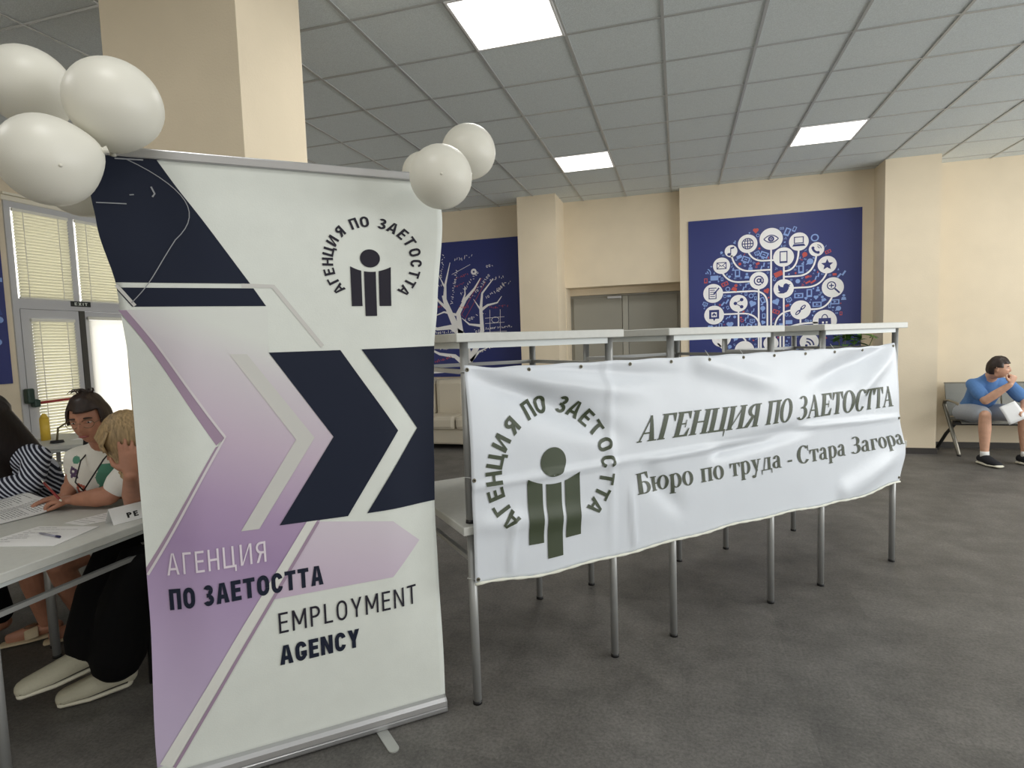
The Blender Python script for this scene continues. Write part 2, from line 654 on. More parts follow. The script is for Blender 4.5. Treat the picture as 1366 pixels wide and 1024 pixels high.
def sans(ch, w):
    h = w * .92
    S = None
    if ch in 'АA':
        W = .62 + w * .4
        m = W / 2
        S = [[(0, 0), (w * 1.1, 0), (m + w * .06, 1), (m - w * .62, 1)], [(W, 0), (W - w * 1.1, 0), (m - w * .06, 1), (m + w * .62, 1)], rect(W * .2, .22, W * .8, .22 + h)]
    elif ch == 'Г':
        W = .44 + w * .3
        S = [rect(0, 0, w, 1), rect(0, 1 - h, W, 1)]
    elif ch in 'ЕE':
        W = .46 + w * .3
        S = [rect(0, 0, w, 1), rect(0, 1 - h, W, 1), rect(0, 0, W, h), rect(0, .5 - h / 2 + .02, W * .93, .5 + h / 2 + .02)]
    elif ch in 'НH':
        W = .56 + w * .4
        S = [rect(0, 0, w, 1), rect(W - w, 0, W, 1), rect(0, .5 - h / 2, W, .5 + h / 2)]
    elif ch == 'П':
        W = .54 + w * .4
        S = [rect(0, 0, w, 1), rect(W - w, 0, W, 1), rect(0, 1 - h, W, 1)]
    elif ch == 'Ц':
        W = .55 + w * .4
        S = [rect(0, 0, w, 1), rect(W - w, 0, W, 1), rect(0, 0, W + .1, h), rect(W + .1 - w * .8, -.2, W + .1, h)]
        W += .1
    elif ch == 'И':
        W = .58 + w * .4
        S = [rect(0, 0, w, 1), rect(W - w, 0, W, 1), [(w * .5, 0), (w * 1.1, 0), (W - w * .5, 1), (W - w * 1.1, 1)]]
    elif ch == 'N':
        W = .58 + w * .4
        S = [rect(0, 0, w, 1), rect(W - w, 0, W, 1), [(W - w * 1.1, 0), (W - w * .2, 0), (w * 1.1, 1), (w * .2, 1)]]
    elif ch == 'M':
        W = .70 + w * .5
        S = [rect(0, 0, w, 1), rect(W - w, 0, W, 1), [(W / 2 - w * .5, .25), (W / 2 + w * .5, .25), (w * 1.1, 1), (0, 1)], [(W / 2 - w * .5, .25), (W / 2 + w * .5, .25), (W, 1), (W - w * 1.1, 1)]]
    elif ch in 'ЯР' or ch == 'P':
        W = .50 + w * .3
        S = [rect(0, 0, w, 1), rect(0, 1 - h, W - .26, 1), rect(0, .43, W - .26, .43 + h)] + bowl(W - .27, .715, .27, .285, w, -90, 90)
        if ch == 'Я':
            S += [[(W - w * 1.15, 0), (W, 0), (W * .62, .5), (W * .62 - w * 1.15, .5)]]
            S = [[(W - x, y) for x, y in p] for p in S]
    elif ch in 'ОO':
        W = .56 + w * .4
        S = o_shape(W, w)
    elif ch in 'СCG':
        W = .54 + w * .35
        r = W / 2
        S = bowl(r, .63, r, .38, w, 12, 180) + bowl(r, .37, r, .38, w, 180, 348) + [rect(0, .37, w, .63)]
        if ch == 'G':
            S += [rect(W - w, .2, W, .5), rect(r, .5 - h, W, .5)]
    elif ch in 'ТT':
        W = .52 + w * .4
        S = [rect(W / 2 - w / 2, 0, W / 2 + w / 2, 1), rect(0, 1 - h, W, 1)]
    elif ch == 'З':
        W = .50 + w * .3
        r = W / 2
        S = bowl(r * .95, .745, r * .92, .265, w, -90, 155) + bowl(r * .97, .27, r * 1.03, .28, w, -160, 90) + [rect(r * .6, .5 - h * .45, r, .5 + h * .5)]
    elif ch == 'L':
        W = .44 + w * .3
        S = [rect(0, 0, w, 1), rect(0, 0, W, h)]
    elif ch == 'Y':
        W = .58 + w * .4
        S = [rect(W / 2 - w / 2, 0, W / 2 + w / 2, .42), [(W / 2 - w / 2, .40), (W / 2 + w / 2, .40), (w * 1.1, 1), (0, 1)], [(W / 2 - w / 2, .40), (W / 2 + w / 2, .40), (W, 1), (W - w * 1.1, 1)]]
    elif ch == 'X':
        W = .58 + w * .4
        S = [slant(0, W - w * 1.12, w), slant(W - w * 1.12, 0, w)]
    elif ch == 'I':
        W = w
        S = [rect(0, 0, w, 1)]
    elif ch == '@':
        W = 1.0
        S = bowl(.5, .45, .5, .52, w, -50, 300) + bowl(.5, .45, .22, .24, w, 0, 360) + [rect(.66, .25, .66 + w, .7)] + bowl(.83, .33, .17, .16, w, 180, 360)
    else:
        S, W = [], .36
    return S, W


def text_polys(s, x0, x1, y0, h, weight=.14, gap=0.14, slope=0.0):
    """one line of the sans fitted between x0 and x1 with cap height h"""
    adv = []
    tot = 0
    for ch in s:
        P, w = sans(ch, weight)
        adv.append((P, tot))
        tot += w + (gap if ch != ' ' else 0.0)
    tot -= gap
    k = (x1 - x0) / tot
    out = []
    for P, a in adv:
        for p in P:
            out.append([(x0 + (x + a) * k, y0 + y * h + slope * (x + a) * k) for x, y in p])
    return out


# ---- hand drawn bold serif (Cyrillic), cap height 1
ST, TH, SH = 0.235, 0.075, 0.05


def vst(x, y0=0.0, y1=1.0, w=ST, t=True, b=True, e=0.075):
    o = [rect(x, y0, x + w, y1)]
    if t:
        o.append(rect(x - e, y1 - SH, x + w + e, y1))
    if b:
        o.append(rect(x - e, y0, x + w + e, y0 + SH))
    return o


SERIF = {}


def _serif():
    e = 0.075
    S = SERIF
    S['А'] = ([[(.07, 0), (.14, 0), (.43, .88), (.40, 1)], [(.36, 1), (.46, 1), (.86, 0), (.62, 0)], rect(.2, .3, .66, .36), rect(0, 0, .24, SH), rect(.53, 0, .95, SH)], .95)
    S['Г'] = (vst(e) + [rect(e, 1 - TH, .72, 1), [(.72, 1), (.745, .66), (.70, .66), (.55, .95)]], .76)
    S['Е'] = (vst(e) + [rect(e, 1 - TH, .72, 1), [(.72, 1), (.74, .7), (.70, .7), (.55, .95)], rect(e, .48, .56, .54), rect(.52, .36, .56, .66), rect(e, 0, .74, TH), [(.74, 0), (.78, .32), (.74, .32), (.56, .05)]], .80)
    S['Н'] = (vst(e) + vst(.68) + [rect(.2, .48, .75, .54)], .965)
    S['П'] = (vst(e) + vst(.66) + [rect(0, 1 - TH, .945, 1)], .945)
    S['И'] = (vst(e) + vst(.70) + [[(.2, .08), (.26, .08), (.80, .92), (.74, .92)]], .985)
    S['Ц'] = (vst(e) + vst(.64) + [rect(0, 0, .96, TH), [(.90, .06), (.97, .06), (.97, -.22), (.93, -.22)]], .98)
    S['Я'] = (vst(.55) + arc(.56, .72, .44, .28, 90, 270, .2, .06) + [rect(.55, .94, .66, 1), rect(.55, .44, .66, .5), [(.40, .5), (.58, .5), (.26, .03), (.03, .03)], rect(-.02, 0, .24, SH)], .84)
    S['О'] = (arc(.45, .5, .45, .52, 0, 360, .22, .06, 36), .90)
    S['С'] = (arc(.45, .5, .45, .52, 42, 322, .22, .06, 30) + [[(.72, .98), (.78, 1.0), (.80, .66), (.76, .66)]], .84)
    S['Т'] = (vst(.29, t=False) + [rect(.0, 1 - TH, .79, 1), [(0, 1), (.17, .95), (.03, .66), (-.01, .66)], [(.79, 1), (.62, .95), (.76, .66), (.80, .66)]], .79)
    S['З'] = (arc(.30, .745, .34, .275, -88, 140, .2, .055, 22) + arc(.30, .27, .40, .29, -145, 90, .22, .055, 24) + [rect(.2, .48, .36, .54)], .71)
    S['Б'] = (vst(e) + [rect(e, 1 - TH, .70, 1), [(.70, 1), (.725, .68), (.68, .68), (.54, .95)]] + arc(.42, .29, .37, .29, -90, 90, .2, .055, 20) + [rect(.2, .525, .45, .58), rect(.2, 0, .45, .055)], .80)
    X = .70
    S['о'] = (arc(.31, X / 2, .31, X / 2 + .02, 0, 360, .17, .05, 30), .62)
    S['р'] = (vst(.06, -.3, X, .17, t=False, e=.06) + [[(0, X - .08), (0, X - .04), (.2, X), (.2, X - .1)]] + arc(.33, X / 2, .31, X / 2 + .02, -140, 140, .17, .05, 26), .65)
    S['п'] = (vst(.06, 0, X, .17, e=.06) + vst(.47, 0, X, .17, e=.06) + [rect(0, X - .06, .70, X)], .71)
    S['т'] = (vst(.23, 0, X, .17, t=False, e=.07) + [rect(0, X - .06, .63, X), [(0, X), (.13, X - .04), (.03, X - .25), (0, X - .25)], [(.63, X), (.5, X - .04), (.60, X - .25), (.63, X - .25)]], .63)
    S['у'] = ([[(.06, X), (.27, X), (.42, .12), (.34, -.02)], [(.5, X), (.56, X), (.27, -.26), (.21, -.22)], rect(0, X - SH, .32, X), rect(.42, X - SH, .64, X)] + [disc(.13, -.21, .085, 14)] + line([(.13, -.27), (.2, -.27), (.27, -.2)], .05), .64)
    S['д'] = ([[(.12, .05), (.18, .05), (.31, X), (.25, X)], rect(.25, X - .06, .66, X), rect(.45, .03, .62, X), rect(0, 0, .72, .06), [(0, .06), (.06, .06), (.04, -.2), (0, -.2)], [(.66, .06), (.72, .06), (.72, -.2), (.68, -.2)]], .73)
    S['а'] = ([rect(.34, .1, .51, X - .18)] + arc(.28, X - .22, .23, .24, 0, 165, .16, .05, 16) + arc(.24, .2, .24, .2, 60, 330, .16, .05, 20) + [[(.34, .44), (.34, .38), (.18, .33), (.16, .38)]] + arc(.53, .1, .19, .11, 180, 300, .17, .05, 8), .63)
    S['ю'] = (vst(.06, 0, X, .17, e=.06) + [rect(.2, X / 2 - .03, .4, X / 2 + .03)] + arc(.63, X / 2, .29, X / 2 + .02, 0, 360, .16, .05, 28), .92)
    S['г'] = (vst(.06, 0, X, .17, e=.06) + [rect(.06, X - .06, .5, X), [(.5, X), (.52, X - .26), (.48, X - .26), (.38, X - .05)]], .53)
    S['-'] = ([rect(.04, .22, .34, .33)], .38)


_serif()


def serif_polys(s, x0, x1, y0, h, gap=0.07, space=0.32, shear0=0.0, shear1=0.0, scale_end=1.0, yfn=None):
    adv = []
    tot = 0
    for ch in s:
        if ch == ' ':
            tot += space
            continue
        P, w = SERIF[ch]
        adv.append((P, tot, w))
        tot += w + gap
    tot -= gap
    k = (x1 - x0) / tot
    out = []
    for P, a, w in adv:
        f = a / tot
        sh = shear0 + (shear1 - shear0) * f
        hh = h * (1 + (scale_end - 1) * f)
        for p in P:
            q = []
            for x, y in p:
                X = x0 + (x + a) * k + sh * y * hh
                q.append((X, y0 + y * hh + (yfn(X) if yfn else 0)))
            out.append(q)
    return out


def print_mesh(name, polys, mats, parent, mapper, off, step=0.0, label=None):
    """lay 2D polygons onto a surface: mapper(x, y, offset) -> world point; cut to the grid so that they follow its curves"""
    bm = bmesh.new()
    for ip, P in enumerate(polys):
        # drop repeated points
        Q = []
        for p in P:
            if not Q or (abs(p[0] - Q[-1][0]) > 1e-7 or abs(p[1] - Q[-1][1]) > 1e-7):
                Q.append(p)
        if len(Q) > 2 and abs(Q[0][0] - Q[-1][0]) < 1e-7 and abs(Q[0][1] - Q[-1][1]) < 1e-7:
            Q.pop()
        if len(Q) < 3:
            continue
        A = sum(Q[i][0] * Q[(i + 1) % len(Q)][1] - Q[(i + 1) % len(Q)][0] * Q[i][1] for i in range(len(Q)))
        if A < 0:
            Q.reverse()
        bm.faces.new([bm.verts.new((x, y, (ip % 11) * 4e-5)) for x, y in Q])
    if step > 0:
        xs = [v.co.x for v in bm.verts]
        ys = [v.co.y for v in bm.verts]
        for ax, lo, hi in ((0, min(xs), max(xs)), (1, min(ys), max(ys))):
            k = math.ceil(lo / step)
            while k * step < hi:
                co = [0, 0, 0]
                no = [0, 0, 0]
                co[ax] = k * step
                no[ax] = 1
                bmesh.ops.bisect_plane(bm, geom=bm.verts[:] + bm.edges[:] + bm.faces[:], plane_co=co, plane_no=no, dist=1e-7)
                k += 1
    inv = ROOTS[parent.name].inverted()
    for v in bm.verts:
        v.co = inv @ mapper(v.co.x, v.co.y, off + v.co.z)
    me = bpy.data.meshes.new(name)
    bm.to_mesh(me)
    bm.free()
    for m in (mats if isinstance(mats, (list, tuple)) else [mats]):
        me.materials.append(m)
    for p in me.polygons:
        p.use_smooth = step > 0
    o = bpy.data.objects.new(name, me)
    col.objects.link(o)
    o.parent = parent
    ROOTS[o.name] = ROOTS[parent.name]
    if label:
        o['label'] = label
    return o


# ------------------------------------------------------------------ setting
CZ = 3.428
XL, XR, YF, YB = -6.2, 7.5, -4.0, 8.15

struct(MB().bx((XL - .2, YF - .2, -.1), (XR + .2, 9.2, 0)).build('floor', floor_mat()))
struct(MB().bx((XL - .2, YF - .2, CZ), (XR + .2, 9.2, CZ + .1)).build('ceiling', CEIL))
# suspended grid of T bars
GX0, GY0 = -1.8737, 3.2114
mb = MB()
k = -8
while GX0 + k * .6 < XR:
    x = GX0 + k * .6
    if x > XL:
        mb.bx((x - .0095, YF, CZ - .006), (x + .0095, 8.3, CZ + .001))
    k += 1
k = -12
while GY0 + k * .6 < 8.3:
    y = GY0 + k * .6
    if y > YF:
        mb.bx((XL, y - .0095, CZ - .0055), (XR, y + .0095, CZ + .001))
    k += 1
struct(mb.build('trim_1', TBAR))

# walls
mb = MB()
mb.bx((XL - .2, YB, 0), (-2.0, 9.1, CZ))
mb.bx((0.03, YB, 0), (2.4, 9.1, CZ))
mb.bx((-2.0, 8.30, 2.215), (0.03, 9.1, CZ))
mb.bx((2.4, 8.21, 0), (XR + .2, 9.1, CZ))
mb.bx((-2.0, 8.62, 2.12), (0.03, 9.1, 2.215))
mb.bx((-2.0, 8.30, 0), (-1.555, 9.1, 2.215))
mb.bx((-1.555, 8.9, 0), (0.03, 9.1, 2.12))
struct(mb.build('wall_back', CREAM))
struct(MB().bx((-2.1, 7.735, 0), (-1.565, 8.31, CZ)).build('pillar', CREAM))
struct(MB().bx((2.315, 7.76, 0), (2.872, 8.3, CZ)).build('pillar', CREAM))
PX0, PX1, PY0, PY1 = -2.84, -2.006, 2.40, 2.902
struct(MB().bx((PX0, PY0, 0), (PX1, PY1, CZ)).build('pillar', CREAM))
WY0, WY1, WZ = 4.06, 6.3, 2.985
mb = MB()
mb.bx((XL - .2, YF, 0), (XL, WY0, CZ))
mb.bx((XL - .2, WY1, 0), (XL, 9.1, CZ))
mb.bx((XL - .2, WY0, WZ), (XL, WY1, CZ))
struct(mb.build('wall_left', CREAM))
struct(MB().bx((XR, YF, 0), (XR + .2, 9.1, CZ)).build('wall_right', CREAM))
struct(MB().bx((XL - .2, YF - .2, 0), (XR + .2, YF, CZ)).build('wall_front', CREAM))
# skirting
mb = MB()
mb.bx((XL, YB - .012, 0), (-2.1, YB, .07))
mb.bx((-2.1, 7.723, 0), (-1.565, 7.735, .07))
mb.bx((-1.565, 7.735, 0), (-1.553, 8.3, .07))
mb.bx((0.03, YB - .012, 0), (2.315, YB, .07))
mb.bx((2.315, 7.748, 0), (2.884, 7.76, .07))
mb.bx((2.872, 7.76, 0), (2.884, 8.21, .07))
mb.bx((2.884, 8.198, 0), (XR, 8.21, .07))
struct(mb.build('baseboard_back', BASEB))
mb = MB()
mb.bx((XL, YF, 0), (XL + .012, WY0, .07))
mb.bx((XL, WY1, 0), (XL + .012, YB, .07))
struct(mb.build('baseboard_left', BASEB))

# double door in the recess
d1 = struct(MB().bx((-1.553, 8.66, 0), (.028, 8.72, 2.118)).build('door_1', DOORG))
mb = MB()
for x0, x1 in ((-1.51, -.79), (-.70, -.01)):
    mb.bx((x0, 8.63, .02), (x1, 8.665, 2.08), bev=.004)
mb.build('door_leaf', DOORG, d1)
MB().bx((-.785, 8.618, .02), (-.705, 8.662, 2.085), bev=.006).build('door_astragal', mat('door_edge', (166, 164, 154), .45), d1)
mb = MB()
mb.bx((-1.0, 8.60, 2.055), (-.80, 8.63, 2.09), bev=.004)
mb.tube([(-.86, 8.59, 2.1), (-.5, 8.57, 2.105), (-.36, 8.61, 2.11)], .006)
mb.build('door_closer', ALU, d1)

# glazed exit in the left wall
fx0, fx1 = XL - .09, XL + .02
w1 = struct(MB().bx((fx0, WY0, 2.925), (fx1, WY1, WZ)).bx((fx0, WY0, 0), (fx1 - .003, WY0 + .055, 2.93)).bx((fx0, 4.645, 2.05), (fx1 - .003, 4.72, 2.93)).bx((fx0, 5.36, 2.05), (fx1 - .003, 5.43, 2.93)).bx((fx0, WY1 - .06, 0), (fx1 - .003, WY1, 2.93)).bx((fx0, WY0, 1.955), (fx1, WY1, 2.055)).build('window_1', FRAME))
GL = glassmat('window_glass')
for a, b in ((WY0 + .055, 4.645), (4.72, 5.36), (5.43, WY1 - .06)):
    MB().bx((XL - .05, a, 2.055), (XL - .044, b, 2.925)).build('pane', GL, w1)
MB().bx((XL - .02, WY0 - .02, WZ), (XL + .03, WY1 + .02, WZ + .05), bev=.008).bx((XL - .02, WY0 - .02, WZ + .05), (XL + .055, WY1 + .02, WZ + .075), bev=.006).build('cornice', mat('cream_cornice', (236, 230, 212), .6), w1)
d2 = struct(MB().bx((fx0 + .02, 4.12, .02), (fx1, 4.215, 1.95)).bx((fx0 + .02, 4.625, .02), (fx1, 4.69, 1.95)).bx((fx0 + .02, 4.215, 1.86), (fx1, 4.625, 1.95)).bx((fx0 + .02, 4.215, .02), (fx1, 4.625, .20)).build('door_2', FRAME))
MB().bx((XL - .05, 4.215, .2), (XL - .044, 4.625, 1.86)).build('pane', GL, d2)
mb = MB()
mb.bx((XL + .02, 4.07, 1.02), (XL + .09, 4.14, 1.17), bev=.015)
mb.bx((XL + .03, 4.12, .98), (XL + .10, 4.18, 1.06), bev=.015)
pb = mb.build('push_bar', mat('dark_green_plastic', (38, 62, 54), .4), d2)
MB().cyl((XL + .075, 4.16, 1.02), (XL + .075, 4.66, 1.035), .013).build('bar', mat('red_bar', (170, 52, 50), .35), pb)
d3 = struct(MB().bx((fx0 + .02, 4.76, .02), (fx1 - .03, 4.82, 1.95)).bx((fx0 + .02, 5.62, .02), (fx1 - .03, 5.70, 1.95)).bx((fx0 + .02, 4.82, 1.87), (fx1 - .03, 5.62, 1.95)).bx((fx0 + .02, 4.82, .02), (fx1 - .03, 5.62, .2)).build('door_3', FRAME))
MB().bx((XL - .05, 4.82, .2), (XL - .044, 5.62, 1.87)).build('pane', GL, d3)
struct(MB().bx((fx0 + .01, 4.695, .0), (fx1 + .005, 4.755, 1.955)).build('trim_2', mat('dark_door_strip', (74, 72, 66), .6)))  # dark strip closing the gap between the two glazed leaves

# venetian blinds
SLAT = translucent('cream_blind_slat', (240, 238, 222), .40)
CORD = mat('white_cord', (236, 234, 222), .7)


def blind(y0, y1, z0, z1, xo, label):
    t = thing('venetian_blind', (XL + xo, (y0 + y1) / 2, z1), label, 'blind')
    mb = MB()
    z = z1 - .04
    while z > z0 + .01:
        a = math.radians(-54)
        c = Vector((XL + xo, (y0 + y1) / 2, z))
        R = Matrix.Rotation(a, 3, 'Y')
        mb.box(c, (.035, y1 - y0, .0012), R)
        z -= .030
    mb.build('slats', SLAT, t)
    MB().bx((XL + xo - .014, y0 - .005, z1 - .03), (XL + xo + .014, y1 + .005, z1), bev=.003).build('headrail', CORD, t)
    MB().bx((XL + xo - .01, y0, z0 - .006), (XL + xo + .01, y1, z0 + .008), bev=.003).build('bottom_rail', CORD, t)
    mb = MB()
    for f in (.16, .8):
        y = y0 + (y1 - y0) * f
        mb.bx((XL + xo + .013, y - .004, z0), (XL + xo + .015, y + .004, z1 - .02))
    mb.build('ladder_cord', CORD, t)
    return t


blind(WY0 + .06, 4.64, 2.06, 2.92, .035, 'wide cream venetian blind over the glass above the left door leaf')
blind(4.725, 5.355, 2.06, 2.92, .035, 'cream venetian blind above the bright white door, right of the mullion')
blind(4.20, 4.62, .22, 1.86, .04, 'long cream venetian blind on the door leaf with the red bar')
SHADE = translucent('white_roller_shade', (250, 249, 244), .75)
t = thing('roller_shade', (XL + .02, 5.22, 1.9), 'plain bright white shade covering the right door leaf', 'blind')
MB().bx((XL + .015, 4.80, .2), (XL + .017, 5.64, 1.86)).build('shade', SHADE, t)
MB().cyl((XL + .018, 4.79, 1.88), (XL + .018, 5.65, 1.88), .018).build('roller', CORD, t)

es = tag(MB().bx((XL + .018, 4.615, 2.0), (XL + .03, 4.825, 2.055)).build('exit_sign', mat('dark_sign', (38, 42, 40), .4), None, (XL + .018, 4.72, 2.0)), 'small dark exit sign on the frame above the glass doors', 'sign')
print_mesh('lettering', text_polys('EXIT', -.07, .07, .012, .03, .2, .22), mat('sign_letters', (215, 220, 212), .5), es, lambda x, y, o: Vector((XL + .03 + o, 4.72 + x, 2.0 + y)), .001)


# ceiling lamps
def panel(cx, cy, label, power=12.0):
    t = thing('ceiling_light', (cx, cy, CZ - .008), label, 'ceiling light', 'square ceiling light panels')
    MB().bx((cx - .295, cy - .295, CZ - .012), (cx + .295, cy - .28, CZ)).bx((cx - .295, cy + .28, CZ - .012), (cx + .295, cy + .295, CZ)).bx((cx - .295, cy - .28, CZ - .012), (cx - .28, cy + .28, CZ)).bx((cx + .28, cy - .28, CZ - .012), (cx + .295, cy + .28, CZ)).build('frame', MATS.get('lamp_frame') or mat('lamp_frame', (235, 235, 235), .4), t)
    MB().bx((cx - .28, cy - .28, CZ - .010), (cx + .28, cy + .28, CZ - .002)).build('diffuser', LAMP, t)
    l = area('panel_light', (cx, cy, CZ - .03), (0, 0, -1), .56, .56, power, (1, .985, .95))
    l.parent = t
    l.location = (0, 0, -.02)
    return t


LAMP = emit('lit_diffuser', (255, 253, 246), 3.0)
cell = lambda i, j: (GX0 + (i + .5) * .6, GY0 + (j - .5) * .6)
panel(*cell(1, 1), 'lit square ceiling panel nearest overhead, cut by the top of the photo')
panel(*cell(1, 6), 'small lit square ceiling panel in front of the column beside the door recess')
panel(*cell(5, 6), 'lit square ceiling panel above the blue poster of icons, towards the right')
for ij in ((5, 1), (9, 6), (9, 1), (5, -4), (1, -4), (-3, -4)):
    c = cell(*ij)
    l = area('panel_light', (c[0], c[1], CZ - .02), (0, 0, -1), .56, .56, 12, (1, .985, .95))

# ------------------------------------------------------------------ stacked tables
TD = Vector((.728, .685, 0)).normalized()
TN = Vector((-TD.y, TD.x, 0))
TH_ = .758


def make_table(name, loc, rz, label, group):
    t = thing(name, loc, label, 'table', group, rz)
    W = ROOTS[t.name]

    def P(mb):
        mb.v = [W @ p for p in mb.v]
        return mb
    P(MB().bx((-.4, -.4, TH_ - .035), (.4, .4, TH_), bev=.004)).build('tabletop', LAMINATE, t)
    mb = MB()
    for s in (-1, 1):
        mb.bx((-.352, s * .352 - .011, TH_ - .060), (.352, s * .352 + .011, TH_ - .035))
        mb.bx((s * .352 - .011, -.352, TH_ - .060), (s * .352 + .011, .352, TH_ - .035))
    P(mb).build('apron', APRON, t)
    for sx in (-1, 1):
        for sy in (-1, 1):
            lg = P(MB().cyl((sx * .350, sy * .352, .012), (sx * .350, sy * .352, TH_ - .035), .0175, seg=20)).build('leg', STEEL, t)
            P(MB().cyl((sx * .350, sy * .352, 0), (sx * .350, sy * .352, .014), .0195, .0185, seg=20)).build('foot_cap', BLACKP, lg)
    mb = MB()
    mb.bx((-.35, .342, .597), (.35, .362, .615)).bx((-.35, -.362, .597), (.35, -.342, .615)).bx((-.36, -.352, .597), (-.34, .352, .615)).bx((.34, -.352, .597), (.36, .352, .615))
    P(mb).build('stretcher', STEEL, t)
    return t


ang_t = math.atan2(TD.y, TD.x)
TC = 2.457
pos = [(1.217, 'left'), (2.277, 'middle'), (3.402, 'right')]
GR = 'grey tables stacked in pairs behind the banner'
first = None
low = ['lower grey table on the floor at the left end of the banner', 'lower grey table on the floor behind the middle of the banner',
       'lower grey table on the floor behind the banner end nearest the seated man']
upp = ['upper grey table of the stack beside the display stand', 'upper grey table of the middle stack behind the banner', 'upper grey table of the stack at the banner end nearest the seated man']
for k, (s, _) in enumerate(pos):
    for lev in (0, 1):
        loc = TD * s + TN * TC + Vector((0, 0, TH_ * lev + (.0005 if lev else 0)))
        if first is None:
            first = o = make_table('square_table', loc, ang_t, low[0], GR)
        else:
            o = copy_tree(first)
            o.location = loc
            o['label'] = (upp if lev else low)[k]

# ------------------------------------------------------------------ long banner tied to the tables
BT = 2.037   # hangs just in front of the lower table tops; its upper edge is drawn back to the rail
BTK = .975
BS0, BS1, BZ0, BZ1 = .872, 3.782, .490, 1.378


def sstep(a, b, x):
    t = max(0.0, min(1.0, (x - a) / (b - a)))
    return t * t * (3 - 2 * t)


def crease(s, z, p, q, width, amp):
    """a soft fold along the line p-q, fading towards q"""
    dx, dz = q[0] - p[0], q[1] - p[1]
    L = math.hypot(dx, dz)
    u = ((s - p[0]) * dx + (z - p[1]) * dz) / (L * L)
    d = ((s - p[0]) * -dz + (z - p[1]) * dx) / L
    if u < -.1 or u > 1.15:
        return 0
    f = sstep(-.1, .08, u) * (1 - sstep(.6, 1.15, u))
    return amp * f * math.exp(-(d / width) ** 2)


def drape(s, z):
    h = 0.0
    h += crease(s, z, (.89, 1.37), (1.62, 1.03), .055, -.020)
    h += crease(s, z, (.89, 1.37), (1.75, 1.22), .05, .014)
    h += crease(s, z, (1.0, 1.37), (2.0, 1.29), .03, -.008)
    h += crease(s, z, (3.77, 1.37), (2.9, 1.17), .06, -.020)
    h += crease(s, z, (3.77, 1.36), (3.3, 1.05), .05, .012)
    h += crease(s, z, (2.1, 1.36), (2.7, 1.2), .06, .012)
    h += crease(s, z, (1.78, .905), (2.75, .925), .012, .010)
    h += crease(s, z, (2.2, .885), (2.95, .95), .035, -.014)
    h += crease(s, z, (2.85, .955), (3.8, .925), .012, .009)
    h += crease(s, z, (.88, .90), (1.85, .92), .012, .006)
    h += crease(s, z, (.90, .74), (1.5, .70), .04, .006)
    h += crease(s, z, (1.03, .52), (1.06, .80), .012, .006)
    h += crease(s, z, (1.68, .52), (1.66, .80), .012, .007)
    h += crease(s, z, (1.75, .86), (2.0, .60), .05, -.008)
    h += crease(s, z, (3.2, .52), (3.75, .68), .07, .012)
    h += crease(s, z, (1.56, 1.37), (1.55, .5), .02, .005)
    h *= 1.9
    h += .005 * noise.noise(Vector((s * 2.2, z * 3.0, 1.7))) + .0025 * noise.noise(Vector((s * 7, z * 5, 4.2)))
    return h


def bmap(s, z, off):
    u = (s - BS0) / (BS1 - BS0)
    v = (z - BZ0) / (BZ1 - BZ0)
    ss = s
    # right edge swings out a little below its middle eyelet, top sags between the eyelets
    ss += .072 * sstep(.82, 1, u) * math.exp(-((v - .24) / .17) ** 2)
    zz = z
    corner = (1 - sstep(0, .05, u)) * .012 + sstep(.93, 1, u) * .012
    zz += sstep(.6, 1, v) * corner
    zz += (1 - sstep(0, .35, v)) * ((1 - sstep(0, .10, u)) * .018 + sstep(.85, 1, u) * .030 - .006 * math.sin(u * 9) + .004 * math.sin(u * 41))
    zz -= sstep(.8, 1, v) * .004 * (1 - math.cos(u * 2 * PI * 12)) * .5
    t0 = BT + .026 * sstep(1.02, 1.36, z)
    P = TD * (ss * BTK) + TN * (t0 - off - drape(s, z))
    return Vector((P.x, P.y, 1.48 + (zz - 1.48) * BTK))


bn = thing('printed_banner', TD * 2.33 + TN * BT + Vector((0, 0, BZ0)), 'long white vinyl banner with green logo and lettering tied across the stacked tables', 'banner')
mb = MB()
nx, nz = 180, 60
vs = [bmap(BS0 + (BS1 - BS0) * i / nx, BZ0 + (BZ1 - BZ0) * j / nz, 0) for j in range(nz + 1) for i in range(nx + 1)]
fs = [[j * (nx + 1) + i, j * (nx + 1) + i + 1, (j + 1) * (nx + 1) + i + 1, (j + 1) * (nx + 1) + i] for j in range(nz) for i in range(nx)]
mb.add(vs, fs, 0, True)
sheet = mb.build('sheet', VINYL, bn)
sm_ = sheet.modifiers.new('thick', 'SOLIDIFY')
sm_.thickness = .0012
sm_.offset = 0
hem = MB()
hem.tube([bmap(BS0 + (BS1 - BS0) * i / 120, BZ0 - .002, .003) for i in range(121)], [.006 + .0015 * math.sin(i * 1.7) for i in range(121)], 6)
hem.build('bottom_hem', mat('cream_hem', (226, 226, 214), .6), bn)

OFF = .0034
# ring of letters
letters = list('АГЕНЦИЯ') + list('ПО') + list('ЗАЕТОСТТА')
angs = [220.0, 206.2, 193.5, 179.5, 165.0, 149.5, 132.5, 110.5, 96.5, 74.5, 61.0, 46.5, 33.0, 16.5, 0.5, -15.0, -29.0, -42.5]


def ring(cx, cy, R, cap, bold, wid=1.0):
    out = []
    for ch, a in zip(letters, angs):
        P, w = sans(ch, bold)
        th = math.radians(a)
        P = xf([[(x - w / 2, y - .5) for x, y in p] for p in P], cap * wid, cap, th - PI / 2, cx + R * math.cos(th), cy + R * math.sin(th))
        out += P
    return out


